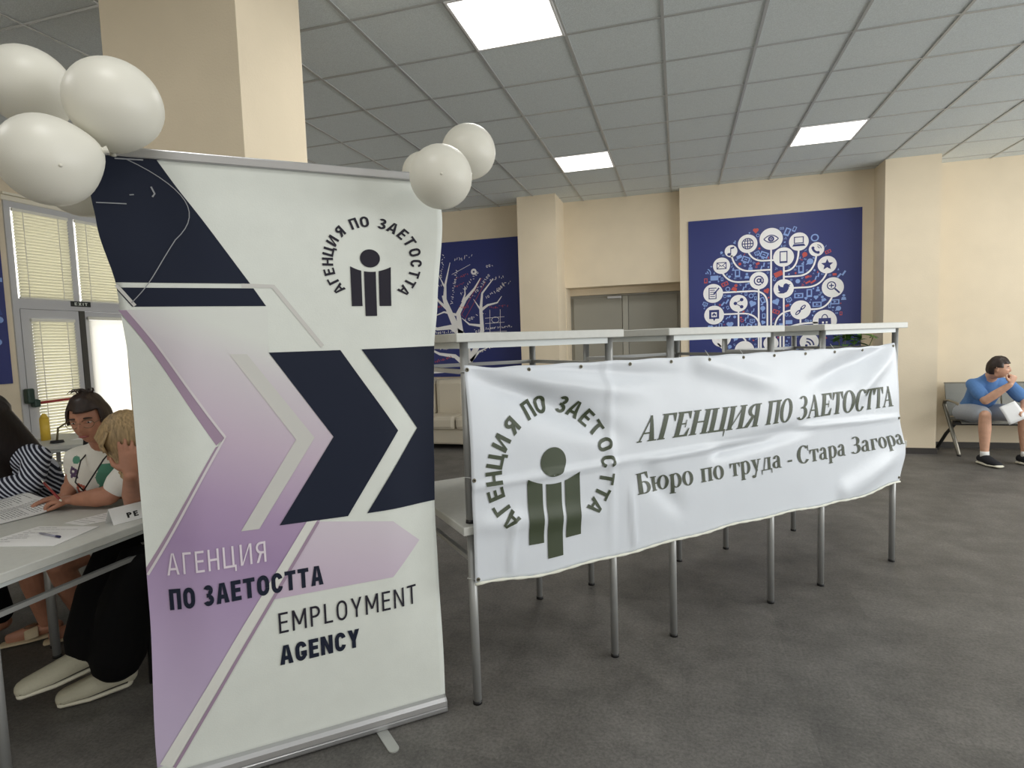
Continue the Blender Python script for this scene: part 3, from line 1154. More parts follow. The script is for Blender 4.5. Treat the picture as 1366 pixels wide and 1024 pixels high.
def emblem(cx, cy, k):
    """round head over three slats; cx, cy = centre of the head, k = its radius"""
    P = [disc(cx, cy, k, 40)]
    def slat(x0, x1, yt, yb):
        n = 10
        xs = [x0 + (x1 - x0) * i / n for i in range(n + 1)]
        top = [(cx + x * k, cy + yt(x) * k) for x in xs]
        return top[::-1] + [(cx + x0 * k, cy + yb * k), (cx + x1 * k, cy + yb * k)]
    curve = lambda x: -1.48 + .135 * x * x
    P.append(slat(-2.06, -.92, curve, -5.3))
    P.append(slat(-.64, .56, curve, -6.42))
    P.append(slat(.84, 2.06, curve, -5.3))
    return P


bp = ring(1.252, .925, .283, .074, .185, 1.2)
bp += emblem(1.252, .960, .0635)
print_mesh('emblem_logo', bp, GREEN, bn, bmap, OFF, .016, 'dark green round emblem of a head over three slats, ringed by letters')
HL, OL = [], []
for w_, a_, b_ in (('АГЕНЦИЯ', 1.700, 2.500), ('ПО', 2.560, 2.762), ('ЗАЕТОСТТА', 2.815, 3.712)):
    f0, f1 = (a_ - 1.7) / 2.01, (b_ - 1.7) / 2.01
    HL += serif_polys(w_, a_, b_, .992, .120 + .012 * f0, shear0=.40 - .32 * f0, shear1=.40 - .32 * f1, gap=.05, yfn=lambda X: .008 * sstep(2.5, 3.3, X))
for w_, a_, b_ in (('Бюро', 1.702, 2.053), ('по', 2.105, 2.263), ('труда', 2.306, 2.696), ('-', 2.739, 2.782), ('Стара', 2.823, 3.25), ('Загора', 3.302, 3.778)):
    OL += serif_polys(w_, a_, b_, .748, .100, shear0=-.10, shear1=-.14, gap=.05)
print_mesh('headline_lettering', HL, GREEN, bn, bmap, OFF, .016, 'large dark green serif lettering')
print_mesh('office_lettering', OL, GREYGREEN, bn, bmap, OFF, .016, 'smaller grey green serif lettering')
eye_s = [.883, 1.161, 1.427, 1.693, 1.94, 2.169, 2.432, 2.67, 2.925, 3.182, 3.458, 3.765]


def eyelet(s, z):
    p = bmap(s, z, .002)
    nrm = -TN
    a, b = TD, Vector((0, 0, 1))
    pts = [p + a * .006 * math.cos(2 * PI * k / 14) + b * .006 * math.sin(2 * PI * k / 14) for k in range(14)]
    e_ = MB().tube(pts, .0026, 6, closed=True).build('eyelet', mat('brass_eyelet', (120, 116, 100), .35, metal=.8), bn)
    MB().cyl(p - nrm * .0005, p + nrm * .0008, .0042, seg=14).build('hole', BLACKP, e_)


for s in eye_s:
    eyelet(s, BZ1 - .018)
for s, z in ((.883, .93), (.885, .505), (3.768, .92), (3.768, .515)):
    eyelet(s, z)
TIE = mat('clear_tie', (220, 222, 220), .4)
for s, z in ((.868, 1.360), (.868, .93), (.868, .507)):
    c = TD * .867 + TN * 2.105 + Vector((0, 0, 1.48 + (z - 1.48) * BTK))
    MB().tube([c + TD * .0215 * math.cos(2 * PI * k / 16) + TN * .0215 * math.sin(2 * PI * k / 16) + Vector((0, 0, .004 * math.sin(4 * PI * k / 16))) for k in range(16)], .0018, 6, closed=True).build('cable_tie', TIE, bn)
for s in (2.169, 2.432, 3.182):
    p = bmap(s, BZ1 - .018, .001)
    MB().tube([p, p + Vector((0, 0, .02)) + TN * .006, p + Vector((-.006, 0, .045)) + TN * .02], .0014, 6).build('cable_tie', TIE, bn)

# ------------------------------------------------------------------ roll-up display stand
a40 = math.radians(40)
SD = Vector((math.cos(a40), math.sin(a40), 0))
SF = Vector((math.sin(a40), -math.cos(a40), 0))
SR = Vector((-.913, 2.035, 0))
SC = SR - SD * .5 - SF * .03
SU = (Vector((0, 0, 2.05)) + SF * .1).normalized()
SNRM = SD.cross(SU)
if SNRM.dot(SF) < 0:
    SNRM = -SNRM


def lerp_tab(tab, w):
    for (a, x), (b, y) in zip(tab, tab[1:]):
        if w <= b:
            t = (w - a) / (b - a)
            t = max(0, min(1, t))
            t = t * t * (3 - 2 * t)
            return x + (y - x) * t
    return tab[-1][1]


ELT = [(0, -.498), (.12, -.495), (.66, -.481), (.93, -.478), (1.48, -.476), (1.67, -.483), (1.87, -.513), (1.96, -.521), (2.07, -.508)]
ERT = [(0, .507), (.2, .506), (.6, .501), (.84, .496), (1.07, .500), (1.45, .511), (1.64, .523), (1.945, .538), (2.07, .512)]


def smap(s, w, off):
    if s < 0:
        x = s + (lerp_tab(ELT, w) + .5) * sstep(.2, .5, -s)
    else:
        x = s + (lerp_tab(ERT, w) - .5) * sstep(.2, .5, s)
    edge = sstep(.30, .52, abs(s))
    dep = edge * (-.035 * sstep(.1, .7, w) * (1 - sstep(1.35, 1.7, w)) + .035 * sstep(1.6, 1.92, w) * (1 - sstep(1.98, 2.07, w)))
    dep += .004 * math.sin(w * 3.1) + .0015 * math.sin(w * 31) * sstep(1.75, 2.0, w)
    return SC + SD * x + SU * w + SNRM * (dep + off)


rs = thing('rollup_display_stand', SC, 'tall white roll-up display stand with navy and purple arrow print', 'banner')
W0, W1 = .055, 2.072
mb = MB()
nx, nz = 48, 90
vs = [smap(-.5 + i / nx, W0 + (W1 - W0) * j / nz, 0) for j in range(nz + 1) for i in range(nx + 1)]
fs = [[j * (nx + 1) + i, j * (nx + 1) + i + 1, (j + 1) * (nx + 1) + i + 1, (j + 1) * (nx + 1) + i] for j in range(nz) for i in range(nx)]
mb.add(vs, fs, 0, True)
sh_ = mb.build('fabric_panel', FABRIC, rs)
sm_ = sh_.modifiers.new('thick', 'SOLIDIFY')
sm_.thickness = .0012
sm_.offset = 0


def sp(name, polys, m, layer, label=None):
    return print_mesh(name, polys, m, sh_, smap, .0014 + .0006 * layer, .03, label)


# purple field, mauve edges and the light bands over it
sp('purple_print', [[(-.5, .78), (-.5, .098), (-.482, .098), (.064, .866), (-.07, .869)], [(-.5, .78), (-.07, .869), (.124, 1.163), (-.232, 1.176)],
                    [(-.232, 1.176), (.124, 1.163), (-.071, 1.469), (-.19, 1.469), (-.462, 1.555)], [(-.462, 1.555), (-.19, 1.469), (-.071, 1.469), (-.066, 1.616), (-.5, 1.616)]], PURPLE, 0)
sp('white_field_print', [[(-.5, 1.60), (-.246, 1.168), (-.5, .777)]], MATS['white_display_fabric'], 1)
sp('mauve_band_print', [[(-.505, 1.615), (-.484, 1.615), (-.224, 1.192), (-.250, 1.170)], [(-.252, 1.165), (-.236, 1.168), (-.5, .755), (-.5, .782)]], MAUVE, 2)
sp('thin_white_print', line([(-.479, 1.615), (-.220, 1.195), (-.243, 1.160), (-.497, .757)], .008), LILACW, 3)
sp('pale_chevron_print', [[(-.19, 1.469), (-.138, 1.467), (.06, 1.166), (-.001, 1.165)], [(-.001, 1.165), (.06, 1.166), (-.136, .867), (-.193, .868)]], PALEG, 2)
sp('arrow_print', [[(.020, .868), (.325, .820), (.428, .722), (.315, .602), (-.120, .606)]], ARROWP, 1)
sp('white_stripe_print', [[(.018, .868), (.055, .868), (-.457, .084), (-.492, .106)]], WHITEP, 3)
sp('mauve_line_print', line([(.056, .862), (-.450, .082)], .011), MAUVE, 4)
sp('grey_line_print', line([(-.14, 1.692), (-.045, 1.690), (.103, 1.485)], .014), PALEG, 1)
sp('chevron_print', [[(-.071, 1.470), (.162, 1.470), (.356, 1.163), (.124, 1.163)], [(.124, 1.163), (.356, 1.163), (.160, .866), (-.071, .869)],
                     [(.235, 1.470), (.5, 1.472), (.5, 1.163), (.432, 1.163)], [(.432, 1.163), (.5, 1.163), (.5, .868), (.229, .866)]], NAVY, 3)
sp('navy_corner_print', [[(-.5, 2.066), (-.349, 2.069), (-.114, 1.698), (-.5, 1.698)], [(-.5, 1.683), (-.105, 1.683), (-.070, 1.625), (-.466, 1.625), (-.5, 1.675)]], NAVY, 1)
sp('corner_line_print', line([(-.5, 1.690), (-.458, 1.628)], .010), PALEG, 3)
sl = ring(.276, 1.774, .142, .036, .185, 1.2)
sl += emblem(.2735, 1.790, .0315)
sp('emblem_logo', sl, INK, 2, 'dark round emblem of a head over three slats, ringed by letters')
LIGHTT = mat('pale_letter_print', (226, 216, 226), .55)
sp('agency_lettering', text_polys('АГЕНЦИЯ', -.438, -.120, .748, .074, .115, .22), LIGHTT, 4)
sp('subject_lettering', text_polys('ПО ЗАЕТОСТТА', -.438, .063, .628, .072, .225, .12), NAVY, 4)
sp('english_lettering', text_polys('EMPLOYMENT', -.094, .402, .476, .076, .115, .22), INK, 4)
sp('english_subject_lettering', text_polys('AGENCY', -.098, .180, .357, .072, .225, .12), NAVY, 4)
# clear tape stuck over the torn corner
tp = curve3((-.425, 2.062), (-.19, 1.955), (-.315, 1.83), 14) + curve3((-.315, 1.83), (-.40, 1.70), (-.466, 1.637), 8)[1:]
sp('tape_edge', line(tp, .0024), mat('tape_edge', (150, 153, 158), .3), 5)
sp('tape_crease', line([(-.49, 1.925), (-.42, 1.928)], .003) + line([(-.36, 1.985), (-.352, 1.965), (-.358, 1.955)], .004) + line([(-.45, 2.06), (-.38, 2.062)], .004) + line([(-.41, 1.955), (-.40, 1.957)], .003), MATS['tape_edge'], 6)

# aluminium top rail, pole and cassette
def sbox(mb, s0, s1, w0, w1, d0, d1):
    R = Matrix((SD, SNRM, SU)).transposed()
    c = SC + SD * (s0 + s1) / 2 + SU * (w0 + w1) / 2 + SNRM * (d0 + d1) / 2
    mb.box(c, (s1 - s0, abs(d1 - d0), w1 - w0), R, bev=.004)
    return mb


sbox(MB(), -.512, .515, 2.066, 2.096, -.009, .012).build('top_rail', ALU, rs)
MB().cyl(SC - SF * .035 + Vector((0, 0, .05)), SC + SU * 2.08 - SNRM * .016, .0125, seg=16).build('pole', ALU, rs)
prof = [(.030, .0), (.034, .006), (.034, .018), (.030, .021), (.030, .024), (.034, .027), (.031, .044), (.020, .055), (.006, .060), (-.03, .060), (-.05, .050), (-.058, .03), (-.056, 0)]
cs = MB().prism(prof, lambda x, y, d: SC + SF * x + Vector((0, 0, y + .006)) + SD * (-.503 + d), 1.006).build('cassette', ALU, rs)
for s in (-.503, .503):
    MB().prism([(x * 1.03, y * 1.02) for x, y in prof], lambda x, y, d: SC + SF * x + Vector((0, 0, y + .006)) + SD * (s - .003 + d), .006).build('end_cap', mat('silver_end_cap', (170, 170, 172), .35, metal=.6), cs)
for s in (-.36, .24):
    c = SC + SD * s
    d = (SF * .97 + SD * .16).normalized()
    q = Vector((-d.y, d.x, 0))
    out = [(-.02, -.08), (.02, -.08)] + [(.02 * math.cos(k * PI / 10), .145 + .02 * math.sin(k * PI / 10)) for k in range(11)]
    MB().prism(out, lambda x, y, z: c + q * x + d * y + Vector((0, 0, .0005 + z)), .005).build('foot', mat('silver_foot', (186, 188, 184), .4, metal=.5), rs)

# ------------------------------------------------------------------ balloons
LATEX = translucent('white_latex', (236, 234, 224), .25, .38)


def cam_pt(u, v, c):
    return CAM + (cr * ((u - 683) / 768.4) - cu * ((v - 512) / 768.4) + fw) * c


KNOT = mat('balloon_knot', (206, 203, 190), .5)


def balloon(p, r, knot_dir, label, group, nub=None):
    p = Vector(p)
    k = Vector(knot_dir).normalized()
    t = thing('balloon', p, label, 'balloon', group)
    q = k.to_track_quat('Z', 'Y').to_matrix()
    mb = MB()
    rings_ = []
    N, S = 22, 32
    for i in range(1, N):
        th = PI * i / N
        z = math.cos(th)
        rr = math.sin(th)
        zz = z * (1.0 if z < 0 else 1.0 + .10 * z ** 6)
        rr *= 1 - .10 * max(0, z) ** 2
        rings_.append([p + q @ Vector((r * rr * math.cos(2 * PI * j / S), r * rr * math.sin(2 * PI * j / S), r * zz)) for j in range(S)])
    mb.rings(rings_)
    mb.build('skin', LATEX, t)
    tip = p + k * r * 1.09
    MB().cyl(tip - k * .012, tip + k * .012, .004, .009, seg=10).tube([tip + q @ Vector((.006 * math.cos(a * PI / 5), .006 * math.sin(a * PI / 5), 0)) for a in range(10)], .0028, 6, closed=True).build('knot', KNOT, t)
    if nub:
        n_ = Vector(nub).normalized()
        MB().sphere(p + n_ * (r - .0015), .0045, 12).build('nub', KNOT, t)
    return t


gl = 'balloons on the left corner of the display stand'
gr = 'balloons on the right corner of the display stand'
balloon(cam_pt(39, 117, 1.68), .112, (.3, .2, -.8), 'white balloon at the upper left, behind the two others on the stand corner', gl)
balloon(cam_pt(153, 140, 1.56), .117, (-.5, .3, -.8), 'white balloon above the top left corner of the stand, overlapping the pillar', gl)
balloon(cam_pt(66, 214, 1.46), .111, (.5, .4, .2), 'lowest large white balloon beside the navy corner of the stand', gl, (.86, -.40, -.32))
balloon(cam_pt(110, 238, 1.81), .117, (.3, .2, .8), 'white balloon almost hidden below the lowest large balloon at the stand corner', gl)
balloon(cam_pt(588, 236, 1.90), .103, (-.3, .3, .1), 'front white balloon on the right corner of the stand', gr, (.40, -.90, -.18))
balloon(cam_pt(625, 203, 2.20), .103, (-.3, -.1, -.6), 'white balloon peeping out above and behind the front one at the right stand corner', gr)
balloon(cam_pt(566, 232, 2.26), .086, (.3, -.1, .2), 'white balloon barely showing to the left of the front one, right stand corner', gr)

# ------------------------------------------------------------------ posters
def poster_panel(name, label, corners, mapper):
    """flat board: corners = x0, z0, x1, z1"""
    x0, z0, x1, z1 = corners
    c = mapper((x0 + x1) / 2, (z0 + z1) / 2, 0)
    t = thing(name, c, label, 'poster')
    mb = MB()
    mb.prism(rect(x0, z0, x1, z1), lambda x, y, d: mapper(x, y, -.012 + d), .012)
    mb.build('board', POSTER, t)
    return t


BYP = YB - .014
bpm = lambda x, z, o: Vector((x, BYP - o, z))
tp1 = poster_panel('icon_tree_poster', 'square blue poster of a tree of round white icons on the back wall', (.14, .97, 2.185, 2.98), bpm)
CIR = [(.67, 2.555, .078), (.872, 2.635, .118), (1.152, 2.675, .138), (1.298, 2.435, .122), (1.475, 2.615, .114), (1.678, 2.505, .088), (1.80, 2.305, .108), (1.865, 2.02, .125), (1.30, 2.035, .120),
       (1.498, 1.755, .120), (.552, 2.375, .106), (1.005, 2.155, .112), (.445, 2.02, .124), (.76, 1.875, .110), (.456, 1.735, .124), (1.777, 1.605, .138), (.545, 1.43, .12), (.83, 1.26, .12), (1.15, 1.34, .09), (1.60, 1.345, .11)]
white = []
for x, z, r in CIR:
    white.append(disc(x, z, r, 40))
bw = .021
BR = [[(1.152, 2.6), (1.152, 1.0)], [(1.302, 2.4), (1.302, 1.0)], curve3((.88, 2.53), (.93, 2.41), (1.06, 2.405)) + [(1.25, 2.405)], curve3((.675, 2.5), (.72, 2.29), (.90, 2.285)) + [(1.152, 2.285)],
      curve3((.555, 2.3), (.62, 2.15), (.78, 2.15)) + [(.9, 2.15)], [(.55, 2.025), (.92, 2.025)] + curve3((.92, 2.025), (1.108, 2.025), (1.108, 1.84))[1:] + [(1.108, 1.0)], [(1.004, 2.1), (1.004, 1.0)],
      [(.56, 1.74), (.80, 1.74)] + curve3((.80, 1.74), (1.02, 1.74), (1.03, 1.5))[1:] + [(1.03, 1.0)], [(.758, 1.8), (.758, 1.5), (.85, 1.38)], curve3((1.474, 2.55), (1.48, 2.25), (1.302, 2.255)), curve3((1.678, 2.45), (1.66, 2.185), (1.46, 2.185)) + [(1.302, 2.185)],
      curve3((1.80, 2.22), (1.74, 2.03), (1.55, 2.038)) + [(1.38, 2.038)], curve3((1.865, 1.92), (1.81, 1.755), (1.66, 1.757)) + [(1.55, 1.757)], [(1.42, 1.757)] + curve3((1.42, 1.757), (1.19, 1.75), (1.195, 1.50))[1:] + [(1.195, 1.0)],
      curve3((1.70, 1.585), (1.30, 1.60), (1.262, 1.42)) + [(1.262, 1.0)], [(1.498, 1.66), (1.498, 1.59)], curve3((.5, 1.36), (.7, 1.1), (.96, 1.1)), curve3((1.6, 1.28), (1.5, 1.12), (1.33, 1.12))]
for b in BR:
    white += line(b, bw)
print_mesh('white_print', white, PWHITE, tp1, bpm, .0006)


def icon(kind):
    """simple pictograms inside -1..1"""
    B = .13
    if kind == 'note':
        return [disc(-.3, -.5, .3, 16, .24), rect(-.12, -.5, .02, .6), [(-.12, .6), (.5, .75), (.5, .45), (-.12, .32)]]
    if kind == 'globe':
        P = arc(0, 0, .62, .62, 0, 360, .1) + [rect(-.6, -.05, .6, .05), rect(-.05, -.6, .05, .6), rect(-.52, .27, .52, .35), rect(-.52, -.35, .52, -.27)]
        return P + arc(0, 0, .34, .62, 0, 360, .09, .05)
    if kind == 'eye':
        up = curve3((-.68, 0), (0, .72), (.68, 0), 14)
        dn = [(x, -y) for x, y in up]
        return line(up, .1) + line(dn, .1) + arc(0, 0, .29, .29, 0, 360, .16) + [disc(0, 0, .1, 12)]
    if kind == 'phone':
        return [rect(-.38, -.62, -.28, .62), rect(.28, -.62, .38, .62), rect(-.38, .50, .38, .62), rect(-.38, -.62, .38, -.42)]
    if kind == 'laptop':
        return [rect(-.5, -.15, -.4, .55), rect(.4, -.15, .5, .55), rect(-.5, .45, .5, .55), rect(-.5, -.2, .5, -.1), [(-.52, -.25), (.52, -.25), (.68, -.5), (-.68, -.5)]]
    if kind == 'handset':
        return arc(.35, .35, 1.0, 1.0, 188, 262, .3) + [disc(-.46, .22, .2, 12), disc(.22, -.46, .2, 12)] + arc(.1, .1, .3, .3, 0, 90, .1) + arc(.1, .1, .55, .55, 0, 90, .1)
    if kind == 'star':
        o = []
        for k in range(5):
            a = PI / 2 + k * 2 * PI / 5
            o.append([(0, 0), (.3 * math.cos(a - PI / 5), .3 * math.sin(a - PI / 5)), (.66 * math.cos(a), .66 * math.sin(a)), (.3 * math.cos(a + PI / 5), .3 * math.sin(a + PI / 5))])
        return o
    if kind == 'magnifier':
        return arc(-.12, .18, .42, .42, 0, 360, .1) + line([(.18, -.12), (.62, -.58)], .16) + [rect(-.34, .13, .1, .23), rect(-.17, -.04, -.07, .4)]
    if kind == 'bird':
        body = [(-.62, -.42), (-.35, -.50), (.0, -.50), (.30, -.36), (.48, -.06), (.52, .24), (.44, .46), (.24, .56), (.05, .48), (-.03, .30), (-.05, .14)]
        return [body + [(-.30, .22), (-.52, .46), (-.56, .18), (-.52, .0), (-.50, -.18), (-.34, -.32)], [(.46, .42), (.70, .44), (.50, .26)], [(.46, .30), (.66, .22), (.46, .14)]]
    if kind == 'chain':
        P = []
        for cx, cy in ((-.24, -.26), (.24, .26)):
            q = o_shape(.34, .11, -.34, .34)
            q = [[(x - .17, y) for x, y in p] for p in q]
            P += xf(q, 1, 1, -PI / 4, cx, cy)
        return P + line([(-.16, -.16), (.16, .16)], .12)
    if kind == 'mail':
        return [rect(-.58, -.42, .58, -.32), rect(-.58, .32, .58, .42), rect(-.58, -.42, -.48, .42), rect(.48, -.42, .58, .42)] + line([(-.55, .38), (0, -.08), (.55, .38)], .09) + line([(-.55, -.38), (-.12, .05)], .07) + line([(.55, -.38), (.12, .05)], .07)
    if kind == 'at':
        P, W = sans('@', .12)
        return xf(P, 1.1, 1.1, 0, -.55, -.5)
    if kind == 'doc':
        P = [rect(-.45, -.6, -.36, .6), rect(.25, -.6, .34, .25), rect(-.45, .51, .34, .6), rect(-.45, -.6, .34, -.51)]
        return P + [rect(-.3, y, .18, y + .08) for y in (.3, .08, -.14, -.36)] + line([(.05, -.1), (.6, .55)], .14)
    if kind == 'share':
        return [disc(-.36, 0, .2, 14), disc(.34, .42, .2, 14), disc(.34, -.42, .2, 14)] + line([(.34, .42), (-.36, 0), (.34, -.42)], .1)
    if kind == 'home':
        return [rect(-.5, .3, .5, .55), rect(-.5, -.32, -.28, .3), rect(.28, -.32, .5, .3), rect(-.5, -.4, .5, -.22), [(-.15, -.35), (.15, -.35), (0, -.65)]] + [[(-.26, .0), (0, .24), (.26, .0), (.18, .0), (.18, -.2), (-.18, -.2), (-.18, 0)][:3]] + [rect(-.17, -.12, -.05, .02), rect(.05, -.12, .17, .02)]
    if kind == 'bag':
        return [[(-.56, -.7), (.56, -.7), (.5, .25), (-.5, .25)]] + arc(0, .2, .28, .42, 0, 180, .08)
    if kind == 'wifi':
        return [disc(-.3, -.4, .14, 12)] + arc(-.3, -.4, .5, .5, 0, 90, .16) + arc(-.3, -.4, .85, .85, 0, 90, .16)
    return []


kinds = ['note', 'globe', 'eye', 'phone', 'laptop', 'handset', 'star', 'magnifier', 'bird', 'chain', 'mail', 'at', 'doc', 'share', 'home', 'bag', '', '', '', 'wifi']
ink = []
for (x, z, r), k in zip(CIR, kinds):
    ink += xf(icon(k), r * (1.0 if k != 'eye' else .92), None, 0, x, z)
print_mesh('icon_print', ink, MATS['royal_blue_poster'], tp1, bpm, .0012)
bagw = []
for dx in (-.03, .012):
    for dz in (-.06, -.03):
        bagw.append(rect(1.777 + dx, 1.605 + dz, 1.777 + dx + .02, 1.605 + dz + .022))
print_mesh('bag_print', bagw, PWHITE, tp1, bpm, .0018)


def small(kind):
    if kind == 0:
        return [rect(-.52, -.8, -.28, .8), rect(.28, -.8, .52, .8), rect(-.28, .58, .28, .8), rect(-.28, -.8, .28, -.42)]
    if kind == 1:
        return arc(0, 0, .75, .75, 0, 360, .25)
    if kind == 2:
        return [rect(-.8, -.5, .8, .5)]
    if kind == 3:
        return [rect(-.8, -.35, -.55, .6), rect(.55, -.35, .8, .6), rect(-.55, .36, .55, .6), rect(-.8, -.58, .8, -.35), rect(-.3, -.85, .3, -.62)] + arc(0, -.25, .4, .4, 30, 150, .18)
    if kind == 4:
        return [disc(-.3, .2, .4, 12), disc(.3, .2, .4, 12), [(-.66, .05), (.66, .05), (0, -.75)]]
    if kind == 5:
        return [disc(0, .42, .33, 12), [(-.6, -.7), (.6, -.7), (.42, 0), (-.42, 0)]]
    if kind == 6:
        return arc(-.4, -.5, .5, .5, 0, 90, .2) + arc(-.4, -.5, 1.0, 1.0, 0, 90, .2) + [disc(-.4, -.5, .16, 8)]
    if kind == 7:
        return [disc(0, .1, .6, 14), [(-.4, -.2), (.1, -.4), (-.5, -.8)]]
    if kind == 8:
        return [rect(-.85, -.5, -.6, .5), rect(.6, -.5, .85, .5), rect(-.6, .28, .6, .5), rect(-.6, -.5, .6, -.28), [(-.2, -.22), (.35, 0), (-.2, .22)]]
    if kind == 9:
        return line([(-.7, -.6), (-.1, .1), (.2, -.2), (.75, .65)], .34)
    return [disc(0, 0, .45, 12)]


r2 = random.Random(11)
segs = []
for b in BR:
    segs += list(zip(b, b[1:]))
placed = []
blue, red = [], []


def segdist(x, z, a, b):
    ax, az = a
    bx_, bz = b
    L = (bx_ - ax) ** 2 + (bz - az) ** 2
    t = 0 if L == 0 else max(0, min(1, ((x - ax) * (bx_ - ax) + (z - az) * (bz - az)) / L))
    return math.hypot(x - ax - t * (bx_ - ax), z - az - t * (bz - az))


for size, tries in ((.062, 1500), (.050, 2000), (.040, 2500), (.028, 3000), (.017, 3500)):
    for _ in range(tries):
        x, z = r2.uniform(.3, 2.02), r2.uniform(1.0, 2.80)
        e = ((x - 1.16) / .84) ** 2 + ((z - 1.95) / .87) ** 2
        if e > 1.0 or (z < 1.25 and abs(x - 1.16) > .6):
            continue
        if any(math.hypot(x - a, z - b) < r + size * .9 + .002 for a, b, r in CIR):
            continue
        if any(segdist(x, z, a, b) < bw / 2 + size * .72 for a, b in segs):
            continue
        if any(math.hypot(x - a, z - b) < r + size for a, b, r in placed):
            continue
        placed.append((x, z, size * .74))
        P = xf(small(r2.randrange(11)), size, None, r2.choice((0, 0, .4, -.4)), x, z)
        if r2.random() < .17:
            red += P
        else:
            blue += P
print_mesh('light_blue_print', blue, PLIGHT, tp1, bpm, .0006)
print_mesh('red_print', red, PRED, tp1, bpm, .0006)

tp2 = poster_panel('formula_tree_poster', 'blue poster of a bare white tree with scribbled formulas, left of the door recess', (-4.25, .97, -2.205, 2.98), bpm)
W = []
W += line([(-3.08, .97), (-3.05, 1.3), (-3.14, 1.6), (-3.24, 1.78), (-3.36, 2.07), (-3.40, 2.2)], .17, .05)
W += line([(-3.14, 1.6), (-3.17, 1.92), (-3.05, 2.12), (-2.9, 2.27), (-2.80, 2.42)], .09, .012)
W += line([(-3.30, 1.95), (-3.48, 2.12), (-3.62, 2.3)], .05, .015)
W += line([(-3.38, 2.12), (-3.36, 2.36), (-3.27, 2.68)], .06, .008)
W += line([(-3.36, 2.3), (-3.46, 2.5)], .03, .008)
W += line([(-3.10, 2.08), (-3.05, 2.2), (-3.05, 2.32)], .035, .008)
W += line([(-3.02, 1.2), (-2.9, 1.4), (-2.80, 1.65), (-2.81, 1.98), (-2.78, 2.2), (-2.60, 2.40)], .10, .012)
W += line([(-2.81, 1.95), (-2.7, 2.02), (-2.55, 2.05), (-2.48, 2.14)], .045, .008)
W += line([(-2.81, 1.95), (-2.92, 2.12)], .03, .006)
W += line([(-2.80, 1.72), (-3.0, 1.75), (-3.12, 1.85)], .045, .008)
W += line([(-3.12, 1.6), (-3.3, 1.72), (-3.52, 1.70), (-3.8, 1.8)], .10, .02)
W += line([(-3.06, 1.12), (-3.25, 1.28), (-3.5, 1.32), (-3.7, 1.42)], .08, .02)
W += line([(-3.2, 1.9), (-3.4, 1.95), (-3.6, 1.88)], .04, .01)
W += line([(-3.9, 1.02), (-3.4, 1.05), (-2.9, .99), (-2.3, 1.0)], .03, .03)
W += line([(-3.0, 1.2), (-2.86, 1.34), (-2.72, 1.4)], .05, .008)
rs2 = random.Random(5)
R_ = []


def scribble(x, z, L, rot, h, out, w=.008):
    """unreadable chalk handwriting"""
    n = int(L / (h * .62))
    for i in range(n):
        px = i * h * .66
        P = []
        for _ in range(rs2.choice((2, 3, 3))):
            P.append((px + rs2.uniform(0, h * .55), rs2.uniform(-.1, 1) * h))
        q = line(P, w)
        if rs2.random() < .22:
            q = arc(px + h * .25, h * .35, h * .25, h * .33, 0, 330, w, w, 8)
        out += xf(q, 1, 1, rot, x, z)


for x, z, L, a, h, c in ((-3.2, 2.68, .3, .18, .06, 0), (-3.42, 2.45, .35, 1.35, .05, 0), (-3.25, 2.05, .5, 1.38, .05, 0), (-3.18, 2.42, .22, .3, .045, 1), (-3.2, 2.30, .15, .25, .04, 1), (-3.1, 2.18, .42, .85, .055, 0), (-2.95, 2.1, .45, .85, .06, 0),
                         (-3.05, 1.78, .35, .35, .07, 0), (-2.72, 2.10, .45, .55, .06, 0), (-2.68, 1.96, .3, .05, .045, 1), (-2.65, 2.36, .22, .2, .05, 0), (-2.7, 2.56, .12, .2, .06, 0), (-2.95, 1.62, .16, -.1, .06, 0), (-2.75, 1.66, .4, .05, .04, 0),
                         (-2.92, 1.28, .36, .4, .06, 0), (-3.55, 1.62, .3, .05, .05, 0), (-3.55, 1.52, .3, .0, .05, 0), (-3.58, 1.18, .3, .25, .05, 1), (-3.6, 1.4, .25, -.1, .05, 0), (-2.52, 2.20, .18, .9, .05, 0), (-3.62, 2.0, .2, .1, .05, 1), (-3.5, 2.3, .15, .4, .05, 0),
                         (-2.9, 2.5, .08, .3, .07, 0), (-3.15, 1.98, .18, .1, .05, 1)):
    scribble(x, z, L, a, h, R_ if c else W)
W += line([(-3.25, 2.50), (-2.95, 2.63)], .006) + line([(-2.75, 1.75), (-2.45, 1.76)], .006) + line([(-2.75, 1.83), (-2.45, 1.84)], .006) + line([(-2.68, 1.6), (-2.67, 1.95)], .006) + line([(-2.52, 1.6), (-2.51, 1.95)], .006) + line([(-2.78, 1.62), (-2.42, 1.63)], .006)
W += arc(-2.59, 1.80, .06, .045, 0, 350, .007) + arc(-2.90, 2.52, .045, .045, 0, 360, .03)
R_ += line([(-3.12, 1.90), (-3.06, 1.84), (-2.72, 2.36), (-2.78, 2.42), (-3.12, 1.90)], .006)
print_mesh('white_print', W, PWHITE, tp2, bpm, .0006)
print_mesh('red_print', R_, PRED, tp2, bpm, .0009)

